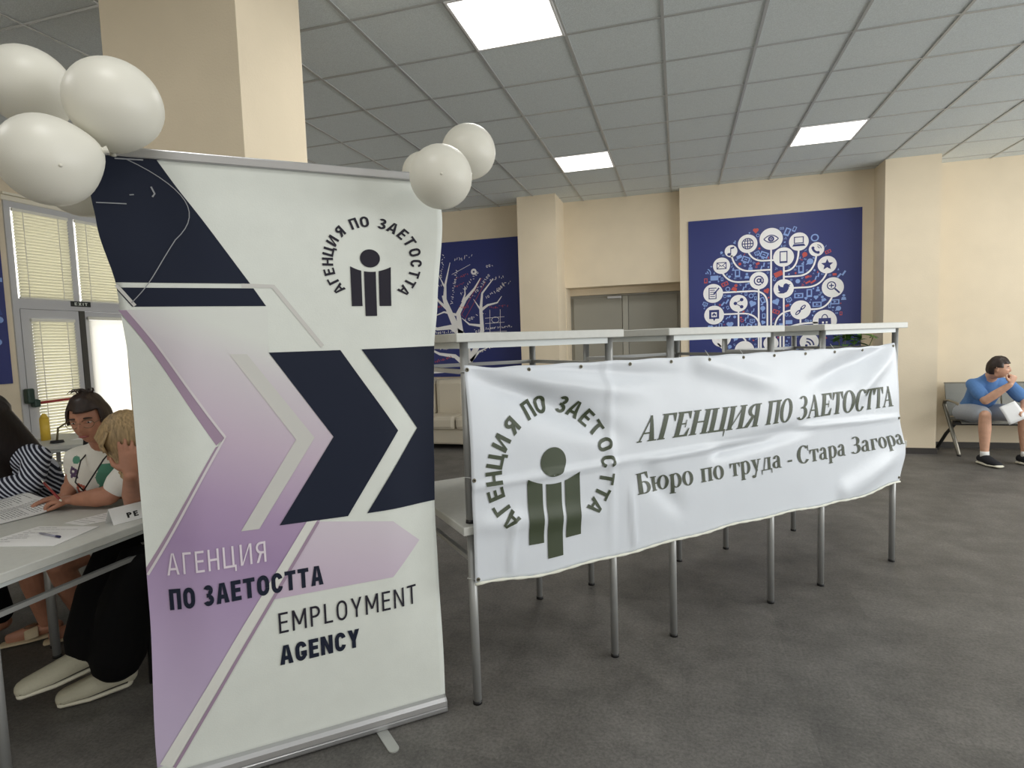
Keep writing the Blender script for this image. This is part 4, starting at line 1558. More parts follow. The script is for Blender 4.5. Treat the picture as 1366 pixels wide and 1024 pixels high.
lpm = lambda y, z, o: Vector((XL + .014 + o, y, z))
tp3 = poster_panel('gadget_poster', 'blue poster on the left wall beside the glass door, cut by the photo edge', (2.2, 1.23, 4.0, 2.82), lpm)
LB = []
LB += xf([rect(-.5, -.3, .5, .3)], .3, None, .5, 3.80, 2.62) + arc(3.85, 2.35, .12, .12, 0, 360, .02) + [disc(3.85, 2.35, .07, 16)] + [rect(3.7, 2.20, 3.99, 2.24)] + line([(3.6, 1.7), (3.82, 1.72), (3.9, 1.64)], .02) + line([(3.82, 1.72), (3.93, 1.82)], .02) + [disc(3.94, 1.84, .03, 10), disc(3.91, 1.63, .03, 10)]
LB += arc(3.3, 2.3, .3, .3, 0, 360, .03) + xf(small(3), .2, None, .2, 3.3, 1.75) + xf(small(0), .2, None, -.2, 2.8, 2.2)
print_mesh('light_print', LB, PLIGHT, tp3, lpm, .0006)
print_mesh('blue_print', xf([rect(-.5, -.4, .5, .4)], .42, None, .25, 3.72, 2.0) , mat('poster_mid_blue_ink', (62, 80, 150), .5), tp3, lpm, .0004)

# ------------------------------------------------------------------ sofa, plant, socket
SX0, SX1, SY0, SY1 = -4.55, -2.35, 7.32, 8.08
so = thing('sofa', ((SX0 + SX1) / 2, (SY0 + SY1) / 2, 0), 'beige leather sofa against the back wall, seen between the stand and the banner', 'sofa')
n = 4
w_ = (SX1 - SX0 - .3) / n
MB().bx((SX0, SY0 + .06, .07), (SX1, SY1, .30), bev=.03).build('base', SOFA, so)
for i in range(n):
    x = SX0 + .15 + i * w_
    MB().bx((x + .004, SY0, .28), (x + w_ - .004, SY1 - .24, .47), bev=.05).build('seat_cushion', SOFA, so)
    MB().bx((x + .004, SY1 - .30, .40), (x + w_ - .004, SY1, .96), bev=.07).build('back_cushion', SOFA, so)
for x in (SX0, SX1 - .15):
    MB().bx((x, SY0 + .02, .1), (x + .15, SY1, .62), bev=.05).build('arm', SOFA, so)
for x in (SX0 + .08, SX1 - .08):
    for y in (SY0 + .1, SY1 - .06):
        MB().cyl((x, y, 0), (x, y, .08), .02, .025).build('foot', BLACKP, so)

pl = thing('potted_plant', (1.93, 7.72, 0), 'leafy green plant in front of the right end of the icon poster', 'plant')
pot = MB()
pr = [(.10, 0), (.115, .02), (.14, .26), (.155, .27), (.155, .30), (.14, .30), (.13, .27)]
pot.rings([[Vector((1.93 + r * math.cos(2 * PI * k / 24), 7.72 + r * math.sin(2 * PI * k / 24), z)) for k in range(24)] for r, z in pr])
pot.build('pot', mat('terracotta_pot', (150, 92, 66), .7), pl)
MB().cyl((1.93, 7.72, .25), (1.93, 7.72, .272), .128, .128).build('soil', mat('soil', (56, 44, 36), .9), pl)
r3 = random.Random(3)
stem = MB()
leaf = MB()


def leaf_at(mb, p, d, L, w):
    d = d.normalized()
    side = d.cross(Vector((0, 0, 1)))
    side = side.normalized() if side.length > .01 else Vector((1, 0, 0))
    up = side.cross(d).normalized()
    N_ = 6
    vs = []
    for i in range(N_ + 1):
        f = i / N_
        c = p + d * L * f - Vector((0, 0, L * .35 * f * f))
        ww = w * math.sin(PI * min(1, f * .93 + .05)) ** .8
        vs += [c - side * ww + up * ww * .25, c, c + side * ww + up * ww * .25]
    fs = []
    for i in range(N_):
        for j in (0, 1):
            a = i * 3 + j
            fs.append([a, a + 1, a + 4, a + 3])
    mb.add(vs, fs, 0, True)


for k in range(17):
    a = r3.uniform(0, 2 * PI)
    H = r3.uniform(.85, 1.28)
    sp_ = r3.uniform(.03, .17)
    path = [Vector((1.93 + math.cos(a) * (.03 + sp_ * t * t), 7.72 + math.sin(a) * (.03 + sp_ * t * t), .26 + H * t)) for t in [i / 7 for i in range(8)]]
    stem.tube(path, [.007 - .0006 * i for i in range(8)], 6)
    for q in range(10):
        t = r3.uniform(.55, 1)
        i = min(6, int(t * 7))
        p = path[i].lerp(path[i + 1], t * 7 - i)
        b = r3.uniform(0, 2 * PI)
        leaf_at(leaf, p, Vector((math.cos(b), math.sin(b), r3.uniform(-.1, .8))), r3.uniform(.12, .19), r3.uniform(.040, .060))
path = [Vector((1.97 + .22 * t * t, 7.70 - .02 * t, .26 + 1.15 * t - .02 * t)) for t in [i / 7 for i in range(8)]]
stem.tube(path, .005, 6)
for q in range(4):
    leaf_at(leaf, path[-1 - q // 2], Vector((math.cos(q * 1.9), math.sin(q * 1.9), .1)), .06, .018)
stem.build('stem', mat('plant_stem', (96, 104, 58), .6), pl)
leaf.build('leaves', mat('leaf_green', (76, 118, 48), .5, vary=.35, vscale=25), pl)

st_ = tag(MB().bx((2.495, 7.742, .085), (2.575, 7.762, .155), bev=.006).build('wall_socket', mat('socket_white', (228, 226, 218), .4), None, (2.535, 7.75, .12)), 'small white wall socket low on the right column, beside the banner edge', 'socket')
mb = MB()
mb.cyl((2.535, 7.743, .12), (2.535, 7.7405, .12), .02, seg=20)
mb.build('socket_face', mat('socket_recess', (200, 198, 190), .5), st_)

# ------------------------------------------------------------------ registration tables on the left
GT = 'registration tables with papers on the left'
o = copy_tree(first)
o.location = (-2.603, 1.652, 0)
o.rotation_euler = (0, 0, .03)
o['label'] = 'grey table with papers nearest the display stand, at the far left'
o['group'] = GT
o = copy_tree(first)
o.location = (-3.43, 1.712, 0)
o.rotation_euler = (0, 0, 0)
o['label'] = 'grey table further left under the open booklet, cut by the photo edge'
o['group'] = GT
o = copy_tree(first)
o.location = (-5.05, 3.75, 0)
o.rotation_euler = (0, 0, .5)
o['label'] = 'grey table far behind the seated women, near the glass doors'
del o['group']
ZT = TH_ + .0008


def sheet_of(name, pts, z, label, th=.0012, curl=None, lines=None, img=None, cat='paper'):
    """a sheet (or thin stack) with printed lines; pts = four corners, counter-clockwise"""
    P = [Vector((x, y, 0)) for x, y in pts]
    c = sum(P, Vector()) / 4
    t = thing(name, (c.x, c.y, z), label, cat)

    def at(u, v, d):
        p = P[0] * (1 - u) * (1 - v) + P[1] * u * (1 - v) + P[2] * u * v + P[3] * (1 - u) * v
        return Vector((p.x, p.y, z + d + (curl(u, v) if curl else 0)))
    n_ = 14
    mb = MB()
    top = [at(i / n_, j / n_, th) for j in range(n_ + 1) for i in range(n_ + 1)]
    bot = [at(i / n_, j / n_, 0) for j in range(n_ + 1) for i in range(n_ + 1)]
    k = (n_ + 1) ** 2
    fs = []
    for j in range(n_):
        for i in range(n_):
            a = j * (n_ + 1) + i
            fs.append([a, a + 1, a + n_ + 2, a + n_ + 1])
            fs.append([k + a, k + a + n_ + 1, k + a + n_ + 2, k + a + 1])
    ed = [i for i in range(n_ + 1)] + [(j + 1) * (n_ + 1) - 1 for j in range(1, n_ + 1)] + [n_ * (n_ + 1) + i for i in range(n_ - 1, -1, -1)] + [j * (n_ + 1) for j in range(n_ - 1, 0, -1)]
    for a, b in zip(ed, ed[1:] + ed[:1]):
        fs.append([a, k + a, k + b, b])
    mb.add(top + bot, fs)
    s_ = mb.build('page', PAPER, t)
    if lines:
        print_mesh('text_lines', lines, TEXTG, s_, lambda x, y, o_: at(x, y, th + .0005 + o_), 0, .07)
    if img:
        print_mesh('picture', img, mat('brown_picture', (112, 84, 62), .6), s_, lambda x, y, o_: at(x, y, th + .0005 + o_), 0, .07)
    return t


def textlines(x0, x1, y0, y1, n, seed, gaps=.2):
    r = random.Random(seed)
    out = []
    for i in range(n):
        y = y0 + (y1 - y0) * i / max(1, n - 1)
        x = x0
        while x < x1:
            w = r.uniform(.03, .10)
            out.append(rect(x, y - .006, min(x1, x + w), y + .006))
            x += w + .012
            if r.random() < gaps * .2:
                break
    return out


sheet_of('open_booklet', [(-3.36, 1.86), (-2.84, 1.715), (-2.80, 1.99), (-3.33, 2.135)], ZT, 'open white booklet with columns of print, below the woman with long dark hair', .004,
         lambda u, v: .016 * math.exp(-((v - .95) / .22) ** 2) + .012 * math.exp(-((u - .5) / .10) ** 2) * 0 + .006 * math.sin(u * 7) ** 2,
         textlines(.52, .92, .18, .85, 16, 4) + textlines(.08, .44, .35, .88, 12, 8), [rect(.07, .05, .34, .30)], 'booklet')
sheet_of('form_sheet', [(-2.62, 1.50), (-2.292, 1.567), (-2.35, 1.791), (-2.622, 1.741)], ZT, 'white form sheet under the dark pen, on the table edge', .0025, None, textlines(.1, .9, .2, .9, 9, 3, 1.2), None)
sheet_of('printed_sheet', [(-2.56, 1.80), (-2.44, 1.79), (-2.31, 1.99), (-2.50, 2.02)], ZT, 'printed sheet lying between the hand with the pen and the name card', .0015, None, textlines(.12, .9, .12, .9, 9, 9), None)
pn = thing('ballpoint_pen', (-2.43, 1.65, ZT + .004), 'dark blue ballpoint pen lying on the form sheet', 'pen')
MB().cyl((-2.495, 1.659, ZT + .0075), (-2.385, 1.643, ZT + .0075), .0038, seg=12).cyl((-2.51, 1.661, ZT + .0075), (-2.495, 1.659, ZT + .0075), .0008, .0036, seg=12).build('barrel', mat('grey_barrel', (150, 150, 165), .3), pn)
MB().cyl((-2.385, 1.643, ZT + .0078), (-2.362, 1.640, ZT + .0078), .0048, seg=12).build('cap', mat('navy_cap', (30, 34, 80), .35), pn)
nc = thing('name_card', (-2.34, 1.89, ZT), 'white folded name card at the right end of the table, partly behind the stand', 'name card')
c0, c1 = Vector((-2.300, 1.815, ZT)), Vector((-2.245, 2.03, ZT))
dd = (c1 - c0).normalized()
qq = Vector((-dd.y, dd.x, 0))
ap = Vector((0, 0, .066)) + qq * .035
mb = MB()
for a, b in ((Vector(), ap), (ap, qq * .07)):
    mb.add([c0 + a, c1 + a, c1 + b, c0 + b], [[0, 1, 2, 3]])
cd = mb.build('card', PAPER, nc)
cm = cd.modifiers.new('t', 'SOLIDIFY')
cm.thickness = .0008
print_mesh('lettering', serif_polys('РЕ', .078, .132, .012, .024) if 'Р' in SERIF else text_polys('РЕ', .060, .105, .016, .024, .24, .2), BLACKINK, nc, lambda x, y, o_: c0 + dd * x + ap * (y / .075) + (-qq * .9 + Vector((0, 0, .42))) * (.0012 + o_), 0)

# things on the far table
t = thing('desk_microphone', (-4.92, 3.62, TH_), 'small bent rod with a white tip on the far table', 'device')
MB().cyl((-5.0, 3.52, TH_), (-5.0, 3.52, TH_ + .02), .05, .045).build('base', BLACKP, t)
MB().tube([(-5.0, 3.52, TH_ + .02), (-4.99, 3.53, TH_ + .12), (-4.94, 3.58, TH_ + .17), (-4.87, 3.66, TH_ + .16)], .008).build('stem', mat('grey_stem', (120, 112, 84), .5), t)
MB().sphere((-4.86, 3.675, TH_ + .155), .016, 12).build('tip', CORD, t)
sheet_of('paper_sheet', [(-5.0, 3.62), (-4.8, 3.72), (-4.9, 3.92), (-5.1, 3.82)], ZT, 'white paper on the far table near the glass doors')
tag(MB().cyl((-5.27, 3.62, TH_), (-5.27, 3.62, TH_ + .19), .035, .035, seg=20).cyl((-5.27, 3.62, TH_ + .19), (-5.27, 3.62, TH_ + .23), .034, .012, seg=20).build('yellow_bottle', mat('yellow_plastic', (226, 190, 70), .4), None, (-5.27, 3.62, TH_)), 'yellow bottle on the far table beyond the dark-haired woman', 'bottle')


# ------------------------------------------------------------------ chairs
def make_chair(loc, rz, label, group):
    t = thing('visitor_chair', loc, label, 'chair', group, rz)
    Wm = ROOTS[t.name]

    def P(mb):
        mb.v = [Wm @ p for p in mb.v]
        return mb
    CH = mat('black_upholstery', (26, 26, 28), .8)
    P(MB().bx((-.23, -.22, .42), (.23, .22, .47), bev=.02)).build('seat', CH, t)
    R = Matrix.Rotation(-.16, 3, 'X')
    P(MB().box((0, .26, .70), (.44, .035, .36), R, bev=.015)).build('backrest', CH, t)
    for x in (-.22, .22):
        P(MB().tube([(x, -.21, 0), (x, -.20, .41)], .011)).build('leg', BLACKP, t)
        P(MB().tube([(x, .25, 0), (x, .20, .42), (x, .25, .62), (x, .28, .8)], .011)).build('leg', BLACKP, t)
    P(MB().tube([(-.22, -.20, .41), (.22, -.20, .41), (.22, .20, .41), (-.22, .20, .41)], .010, closed=True)).build('seat_frame', BLACKP, t)
    return t


GC = 'black chairs behind the registration tables'
make_chair((-3.11, 2.42, 0), .03, 'black chair under the woman in the patterned dress', GC)
make_chair((-2.14, 2.19, 0), -1.35, 'black chair under the blonde woman, mostly behind the display stand', GC)
make_chair((-3.62, 2.47, 0), -.05, 'black chair under the woman with long dark hair', GC)


make_chair((-3.98, 2.95, 0), .2, 'empty black chair seen between the dark-haired woman and the woman with glasses', GC)

# ------------------------------------------------------------------ people
def frame_of(f, up=(0, 0, 1), roll_=0.0):
    f = Vector(f).normalized()
    r = f.cross(Vector(up)).normalized()
    u = r.cross(f)
    if roll_:
        q = Matrix.Rotation(roll_, 3, f)
        r, u = q @ r, q @ u
    return r, f, u


def head(mb, c, fr, s=1.0, mi=0):
    """skull and face as one deformed ball: local x = right, y = forward, z = up"""
    c = Vector(c)
    r, f, u = fr

    def fn(d, p):
        x, y, z = d
        hx, hy, hz = .076, .097, .118
        px, py, pz = x * hx, y * hy, z * hz
        low = max(0.0, -z)
        px *= 1 - .30 * low ** 1.5
        if y > 0:
            px *= 1 - .10 * y
            py *= 1 - .12 * max(0, z)
        else:
            py *= 1 - .30 * low
            py *= 1.04
        g = lambda cx, cz, wx, wz: math.exp(-((x - cx) / wx) ** 2 - ((z - cz) / wz) ** 2) if y > 0 else 0
        py += .024 * g(0, -.22, .13, .16) + .012 * g(0, -.02, .10, .18)     # nose
        py += .006 * g(0, .20, .5, .09)                                        # brow
        py -= .012 * (g(-.40, .04, .2, .12) + g(.40, .04, .2, .12))            # eye sockets
        py += .005 * (g(-.45, -.25, .2, .2) + g(.45, -.25, .2, .2))            # cheeks
        py += .008 * g(0, -.52, .24, .08) - .004 * g(0, -.53, .3, .03)         # lips
        py += .012 * g(0, -.80, .30, .14)                                      # chin
        return (r * px + f * py + u * pz) * s
    mb.sphere(c, 1, 44, mi, fn)
    for sg in (-1, 1):
        e = c + (r * (.072 * sg) - f * .004 - u * .004) * s
        mb.loft([e - u * .028 * s - f * 0, e + u * .012 * s + r * .006 * sg * s, e + u * .030 * s + r * .004 * sg * s], [(.010 * s, .007 * s), (.018 * s, .008 * s), (.012 * s, .006 * s)], f, 10, mi)
    return mb


def face_parts(t, c, fr, s=1.0, brow=None, lid=None):
    c = Vector(c)
    r, f, u = fr
    for sg in (-1, 1):
        p = c + (r * .031 * sg + f * .074 + u * .006) * s
        ey = MB().sphere(p - f * .001 * s, 1, 16, 0, lambda d, q: (r * d.x * .0135 + f * d.y * .0115 + u * d.z * .0062) * s).build('eye', EYEW, t)
        MB().sphere(p + (f * .0062 - u * .0008) * s, 1, 12, 0, lambda d, q: (r * d.x * .0056 + f * d.y * .0052 + u * d.z * .0054) * s).build('iris', EYED, ey)
        MB().tube([p + (r * .0145 * k * sg + f * (.0105 - .005 * k * k) + u * (.0062 - .0045 * k * k)) * s for k in (-1, -.5, 0, .5, 1)], [.0012 * s, .0026 * s, .003 * s, .0026 * s, .0012 * s], 8).build('eyelid', lid or SKIN2, ey)
        b = [c + (r * (.031 + .020 * k) * sg + f * (.090 - .007 * abs(k + .3)) + u * (.028 - .004 * abs(k))) * s for k in (-1, -.3, .4, 1)]
        MB().tube(b, [.003 * s, .0042 * s, .0038 * s, .002 * s], 8).build('eyebrow', brow or HAIRD, t)
    pth = [c + (r * x + f * (.094 - 2.4 * x * x * 4) + u * (-.061 + .5 * x * x)) * s for x in (-.022, -.011, 0, .011, .022)]
    MB().tube(pth, [.002 * s, .0052 * s, .0058 * s, .0052 * s, .002 * s], 8).build('lips', LIPS, t)


def hair_shell(name, c, fr, s, m, parent, keep, grow=1.09, drop=None, wav=.006, seg=48, seed=0.0):
    """hair mass around the skull; keep(x, y, z) in unit head space, drop(d) lowers and flares the lower part"""
    c = Vector(c)
    r, f, u = fr
    rows = 34
    grid = []
    for i in range(rows + 1):
        th = PI * (i + .35) / (rows + .7)
        row = []
        for j in range(seg):
            ph = 2 * PI * j / seg
            d = Vector((math.sin(th) * math.cos(ph), math.sin(th) * math.sin(ph), math.cos(th)))
            k = 1 + wav * 8 * noise.noise(Vector((d.x * 3 + seed, d.y * 3, d.z * 1.2))) + wav * 2.5 * math.sin(ph * 23 + 3 * noise.noise(Vector((d.x * 2, d.y * 2, seed))))
            p = Vector((d.x * .079, d.y * .101, d.z * .120)) * grow * k
            if drop:
                p = drop(d, p)
            row.append((d, c + (r * p.x + f * p.y + u * p.z) * s))
        grid.append(row)
    vs = [p for row in grid for d, p in row]
    fs = []
    for i in range(rows):
        for j in range(seg):
            a, b = i * seg + j, i * seg + (j + 1) % seg
            d = (grid[i][j][0] + grid[i + 1][(j + 1) % seg][0]) * .5
            if keep(d.x, d.y, d.z):
                fs.append([a, b, b + seg, a + seg])
    if keep(0, 0, 1):
        fs.append(list(range(seg))[::-1])
    mb = MB()
    mb.add(vs, fs, 0, True)
    o = mb.build(name, m, parent)
    md = o.modifiers.new('t', 'SOLIDIFY')
    md.thickness = .012 * s
    md.offset = -1
    return o


def hand(mb, wr, d, palm, thumb, curl=(20, 25, 20), s=1.0, spread=.10, curls=None, mi=0):
    """palm, four jointed fingers and a thumb from the side; palm = direction the palm faces, thumb = side the thumb is on"""
    wr = Vector(wr)
    d = Vector(d).normalized()
    palm = Vector(palm)
    palm = (palm - d * palm.dot(d)).normalized()
    lat = Vector(thumb)
    lat = (lat - d * lat.dot(d) - palm * lat.dot(palm)).normalized()
    mb.loft([wr - d * .012 * s, wr + d * .02 * s, wr + d * .055 * s, wr + d * .082 * s], [(.024 * s, .018 * s), (.032 * s, .017 * s), (.040 * s, .014 * s), (.037 * s, .010 * s)], lat, 14, mi)
    for q, (off, L) in enumerate(((.029, .066), (.010, .076), (-.010, .070), (-.028, .054))):
        cc = curls[q] if curls else curl
        p = wr + d * (.078 - .004 * abs(q - 1)) * s + lat * off * s
        dr = (d + lat * (off * spread * 30)).normalized()
        pts = [p - d * .01 * s, p]
        a = 0
        for k, fr_ in enumerate((.45, .30, .25)):
            a += math.radians(cc[k])
            v = dr * math.cos(a) + palm * math.sin(a)
            p = p + v * L * fr_ * s
            pts.append(p)
        mb.loft(pts, [.0088 * s, .0090 * s, .0082 * s, .0076 * s, .0062 * s], lat, 10, mi)
    p = wr + d * .022 * s + lat * .030 * s
    v1 = (d * .65 + lat * .75 + palm * .25).normalized()
    v2 = (d * .9 + lat * .25 + palm * .35).normalized()
    mb.loft([p - lat * .016 * s, p + v1 * .012 * s, p + v1 * .038 * s, p + v1 * .040 * s + v2 * .026 * s], [.012 * s, .0125 * s, .0105 * s, .0075 * s], palm, 10, mi)
    return mb


def V(*a):
    return Vector(a)


def torso(mb, J, g=0.0, s=1.0, ref=None, low=True):
    side = ref or (Vector(J['shL']) - Vector(J['shR'])).normalized()
    pel, ch, nk = Vector(J['pelvis']), Vector(J['chest']), Vector(J['neck'])
    mid = pel.lerp(ch, .48) + Vector(J.get('belly', (0, 0, 0)))
    upc = ch.lerp(nk, .55)
    P = [pel, mid, ch, upc, nk - (nk - upc) * .15]
    Q = [(.165, .125), (.145, .115), (.158, .118), (.135, .090), (.062, .055)]
    mb.loft(P, [((a + g) * s, (b + g) * s) for a, b in Q], side, 24)
    a, b = Vector(J['shR']), Vector(J['shL'])
    mb.loft([a, a.lerp(b, .25) + (upc - a.lerp(b, .5)) * .3, a.lerp(b, .75) + (upc - a.lerp(b, .5)) * .3, b], [(.052 + g) * s, (.066 + g) * s, (.066 + g) * s, (.052 + g) * s], (0, 0, 1), 18)


def limb(mb, a, b, c, r, g=0.0):
    a, b, c = Vector(a), Vector(b), Vector(c)
    m1, m2 = a.lerp(b, .5), b.lerp(c, .35)
    mb.loft([a, m1, b], [r[0] + g, (r[0] + r[1]) / 2 + g, r[1] + g], (0, 0, 1), 16)
    mb.loft([b, m2, c], [r[1] + g, (r[1] * 1.06) + g, r[2] + g], (0, 0, 1), 16)


# --- woman with glasses
g_ = thing('person', (-3.03, 2.4, 0), 'woman with short dark hair and glasses in a white patterned dress, hands on the booklet', 'person', 'people seated in the hall')
fr = frame_of((.46, -.86, -.20), roll_=.05)
HC = V(-2.715, 2.07, 1.178)
J = dict(pelvis=(-3.03, 2.40, .53), chest=(-2.85, 2.23, .86), neck=(-2.765, 2.17, 1.03), shR=(-2.945, 2.17, .955), shL=(-2.60, 2.25, .965))
mb = MB()
torso(mb, J)
head(mb, HC, fr, 1.0)
mb.loft([V(-2.77, 2.19, .99), V(-2.745, 2.13, 1.08), HC - fr[2] * .06 - fr[1] * .02], [.055, .050, .050], (1, 0, 0), 16)
limb(mb, J['shR'], (-3.00, 2.17, .815), (-2.90, 2.06, .795), (.046, .040, .025))
hand(mb, (-2.905, 2.055, .793), (-.55, -.75, -.05), (.05, -.05, -1), (.8, -.6, 0), (14, 20, 15))
limb(mb, J['shL'], (-2.60, 2.14, .82), (-2.76, 2.02, .795), (.046, .040, .025))
hand(mb, (-2.775, 2.01, .797), (-.93, -.25, .0), (0, .1, -1), (-.3, -1, 0), (15, 25, 15))
limb(mb, (-3.10, 2.38, .49), (-3.14, 2.02, .47), (-3.21, 2.12, .10), (.078, .055, .033))
limb(mb, (-2.95, 2.36, .49), (-2.90, 2.00, .47), (-3.05, 2.20, .10), (.078, .055, .033))
for a, b in (((-3.21, 2.13, .075), (-3.325, 2.015, .028)), ((-3.03, 2.21, .075), (-3.13, 2.09, .028))):
    a, b = Vector(a), Vector(b)
    mb.loft([a + V(.02, .03, -.02), a.lerp(b, .5) + V(0, 0, .0), b], [(.028, .032), (.034, .026), (.036, .014)], (.7, .7, 0), 14)
fuse(mb, 'body', SKIN2, g_, .0045, 2)
face_parts(g_, HC, fr, 1.0)
hair_shell('hair', HC, fr, 1.0, HAIRD, g_, lambda x, y, z: (z > .42 + .25 * max(0, x) if y > .45 else (z > -.05 - .25 * max(0, -y) * 2 if y > -.25 else z > -.62)), 1.10, None, .008, seed=2.1)
tuft = MB()
r5 = random.Random(4)
for k in range(16):
    a = r5.uniform(-.8, .8)
    p0 = HC + fr[2] * .118 + fr[0] * (.04 * a) - fr[1] * (.02 + r5.uniform(-.02, .03))
    tuft.tube([p0, p0 + fr[2] * .018 + fr[0] * .012 * a, p0 + fr[2] * .020 + fr[0] * (.03 * a + .012), p0 + fr[2] * .008 + fr[0] * (.045 * a + .02)], [.004, .0035, .0025, .001], 6)
tuft.build('hair_tuft', HAIRD, g_)
gm = MB()
for sg in (-1, 1):
    cc = HC + fr[0] * .033 * sg + fr[1] * .098 + fr[2] * .002
    gm.tube([cc + fr[0] * .026 * math.cos(k * PI / 12) + fr[2] * .020 * math.sin(k * PI / 12) - fr[1] * .004 * abs(math.cos(k * PI / 12)) for k in range(24)], .0014, 6, closed=True)
    gm.tube([cc + fr[0] * .026 * sg - fr[1] * .004, HC + fr[0] * .077 * sg + fr[1] * .05 + fr[2] * .010, HC + fr[0] * .080 * sg - fr[1] * .01 + fr[2] * .006], .0014, 6)
gm.tube([HC - fr[0] * .008 + fr[1] * .102 + fr[2] * .004, HC + fr[1] * .105 + fr[2] * .008, HC + fr[0] * .008 + fr[1] * .102 + fr[2] * .004], .0014, 6)
gm.build('glasses', mat('glasses_metal', (120, 104, 84), .3, metal=.7), g_)
mb = MB()
torso(mb, J, .012)
mb.loft([V(*J['shR']), V(-2.965, 2.17, .915)], [.060, .056], (0, 0, 1), 18)
mb.loft([V(*J['shL']), V(-2.60, 2.21, .915)], [.060, .056], (0, 0, 1), 18)
mb.loft([V(-3.03, 2.38, .50), V(-3.02, 2.22, .50), V(-3.01, 2.12, .48)], [(.17, .10), (.18, .085), (.17, .075)], (1, 0, 0), 20)
sdg = (Vector(J['shL']) - Vector(J['shR'])).normalized()
fg = sdg.cross(Vector((0, 0, 1))).normalized()
GREENB = mat('green_dress_print', (84, 142, 120), .8)
REDB = mat('red_dress_print', (176, 92, 76), .8)
PURB = mat('plum_dress_print', (84, 62, 96), .8)
DRESS = mat('white_dress_cotton', (226, 224, 216), .8)


def seg2(x, z, pts, w):
    return any(segdist(x, z, a, b) < w for a, b in zip(pts, pts[1:]))


def dress_paint(p):
    d = p - V(-2.78, 2.2, .88)
    if d.dot(fg) < -.02:
        return 0
    x, z = d.dot(sdg), d.z
    n_ = .03 * noise.noise(Vector((x * 18, z * 18, 2)))
    if math.hypot((x - .045) / .055, (z + .005) / .075) < 1 + n_ * 8 or seg2(x, z, [(.05, .05), (.11, .02)], .014) or seg2(x, z, [(-.01, -.09), (.03, -.02)], .02):
        return 1
    if math.hypot((x + .105) / .026, (z - .085) / .02) < 1 + n_ * 4:
        return 1
    if seg2(x, z, [(-.13, -.115), (-.115, -.04), (-.085, -.05), (-.085, -.08), (-.12, -.085), (-.075, -.12)], .008):
        return 2
    if seg2(x, z, [(.085, .10), (.09, .05), (.12, .045), (.135, .08)], .010):
        return 2
    if seg2(x, z, [(-.15, .0), (-.10, .03), (-.14, .045), (-.155, .02), (-.11, .0)], .008):
        return 3
    return 0


fuse(mb, 'dress', [DRESS, GREENB, REDB, PURB], g_, .005, 2, dress_paint)
nk = V(-2.765, 2.17, 1.03)
fwd = V(.25, -.95, 0).normalized()
ln = MB()
bot = V(-2.775, 2.115, .80)
for sg in (-1, 1):
    a = nk + sdg * .062 * sg + V(0, .02, .01)
    ln.tube([nk + V(0, .065, .03) + sdg * .02 * sg, a, nk + sdg * .058 * sg + fg * .085 + V(0, 0, -.06), nk + sdg * .035 * sg + fg * .155 + V(0, 0, -.15), bot + fg * .075 + V(0, 0, .03)], .0035, 6)
lan = ln.build('lanyard', BLACKP, g_)
MB().box(bot + fg * .085 + V(0, 0, .0), (.055, .012, .03), Matrix.Rotation(.15, 3, 'Z'), bev=.008).build('badge', BLACKP, lan)
for a, b in (((-3.21, 2.13, .05), (-3.335, 2.005, .02)), ((-3.03, 2.21, .05), (-3.14, 2.08, .02))):
    a, b = Vector(a), Vector(b)
    d = (b - a).normalized()
    sd = V(-d.y, d.x, 0).normalized()
    CREAMS = mat('cream_sandal', (206, 190, 160), .6)
    sh = MB().loft([a - d * .03 + V(0, 0, -.035), a.lerp(b, .5) + V(0, 0, -.022), b + d * .015 + V(0, 0, -.006)], [(.036, .012), (.040, .011), (.036, .010)], sd, 16).build('sandal', CREAMS, g_)
    MB().loft([a.lerp(b, .35) - sd * .044 + V(0, 0, -.005), a.lerp(b, .38) - sd * .022 + V(0, 0, .030), a.lerp(b, .38) + V(0, 0, .036), a.lerp(b, .38) + sd * .022 + V(0, 0, .030), a.lerp(b, .35) + sd * .044 + V(0, 0, -.005)], [(.030, .005)] * 5, d, 10).build('sandal_strap', CREAMS, sh)
    cc = a.lerp(b, .40) + V(0, 0, .045)
    MB().tube([cc + d * .026 * math.cos(k * PI / 10) + sd * .020 * math.sin(k * PI / 10) for k in range(20)], .005, 6, closed=True).build('buckle', mat('brown_buckle', (104, 78, 54), .4), sh)
    MB().loft([a - d * .015 + V(0, 0, -.042), a - d * .015 + V(0, 0, -.035)], [.022, .026], sd, 12).build('heel', mat('dark_heel', (54, 40, 32), .5), sh)

# --- blonde woman leaning on her hand
b_ = thing('person', (-2.15, 2.2, 0), 'blonde woman in a white top and black trousers, head in her hand, behind the stand', 'person', 'people seated in the hall')
fr = frame_of((-.50, -.72, -.50), roll_=-.18)
HC = V(-2.315, 1.945, 1.10)
J = dict(pelvis=(-2.15, 2.20, .53), chest=(-2.27, 2.11, .82), neck=(-2.33, 2.05, .99), shR=(-2.515, 2.09, .92), shL=(-2.17, 2.02, .93))
mb = MB()
torso(mb, J)
head(mb, HC, fr, 1.0)
mb.loft([V(-2.33, 2.09, .96), V(-2.33, 2.04, 1.03), HC - fr[2] * .05 - fr[1] * .03], [.055, .048, .05], (1, 0, 0), 16)
limb(mb, J['shR'], (-2.585, 2.03, .815), (-2.735, 1.985, .803), (.046, .043, .028))
hand(mb, (-2.745, 1.98, .803), (-.90, -.32, .02), (.1, .2, -1), (-.2, -.8, .5), (18, 30, 22), curls=((30, 35, 20), (22, 30, 20), (18, 25, 20), (15, 22, 20)))
limb(mb, J['shL'], (-2.395, 2.0, .80), (-2.228, 1.852, .965), (.046, .042, .027))
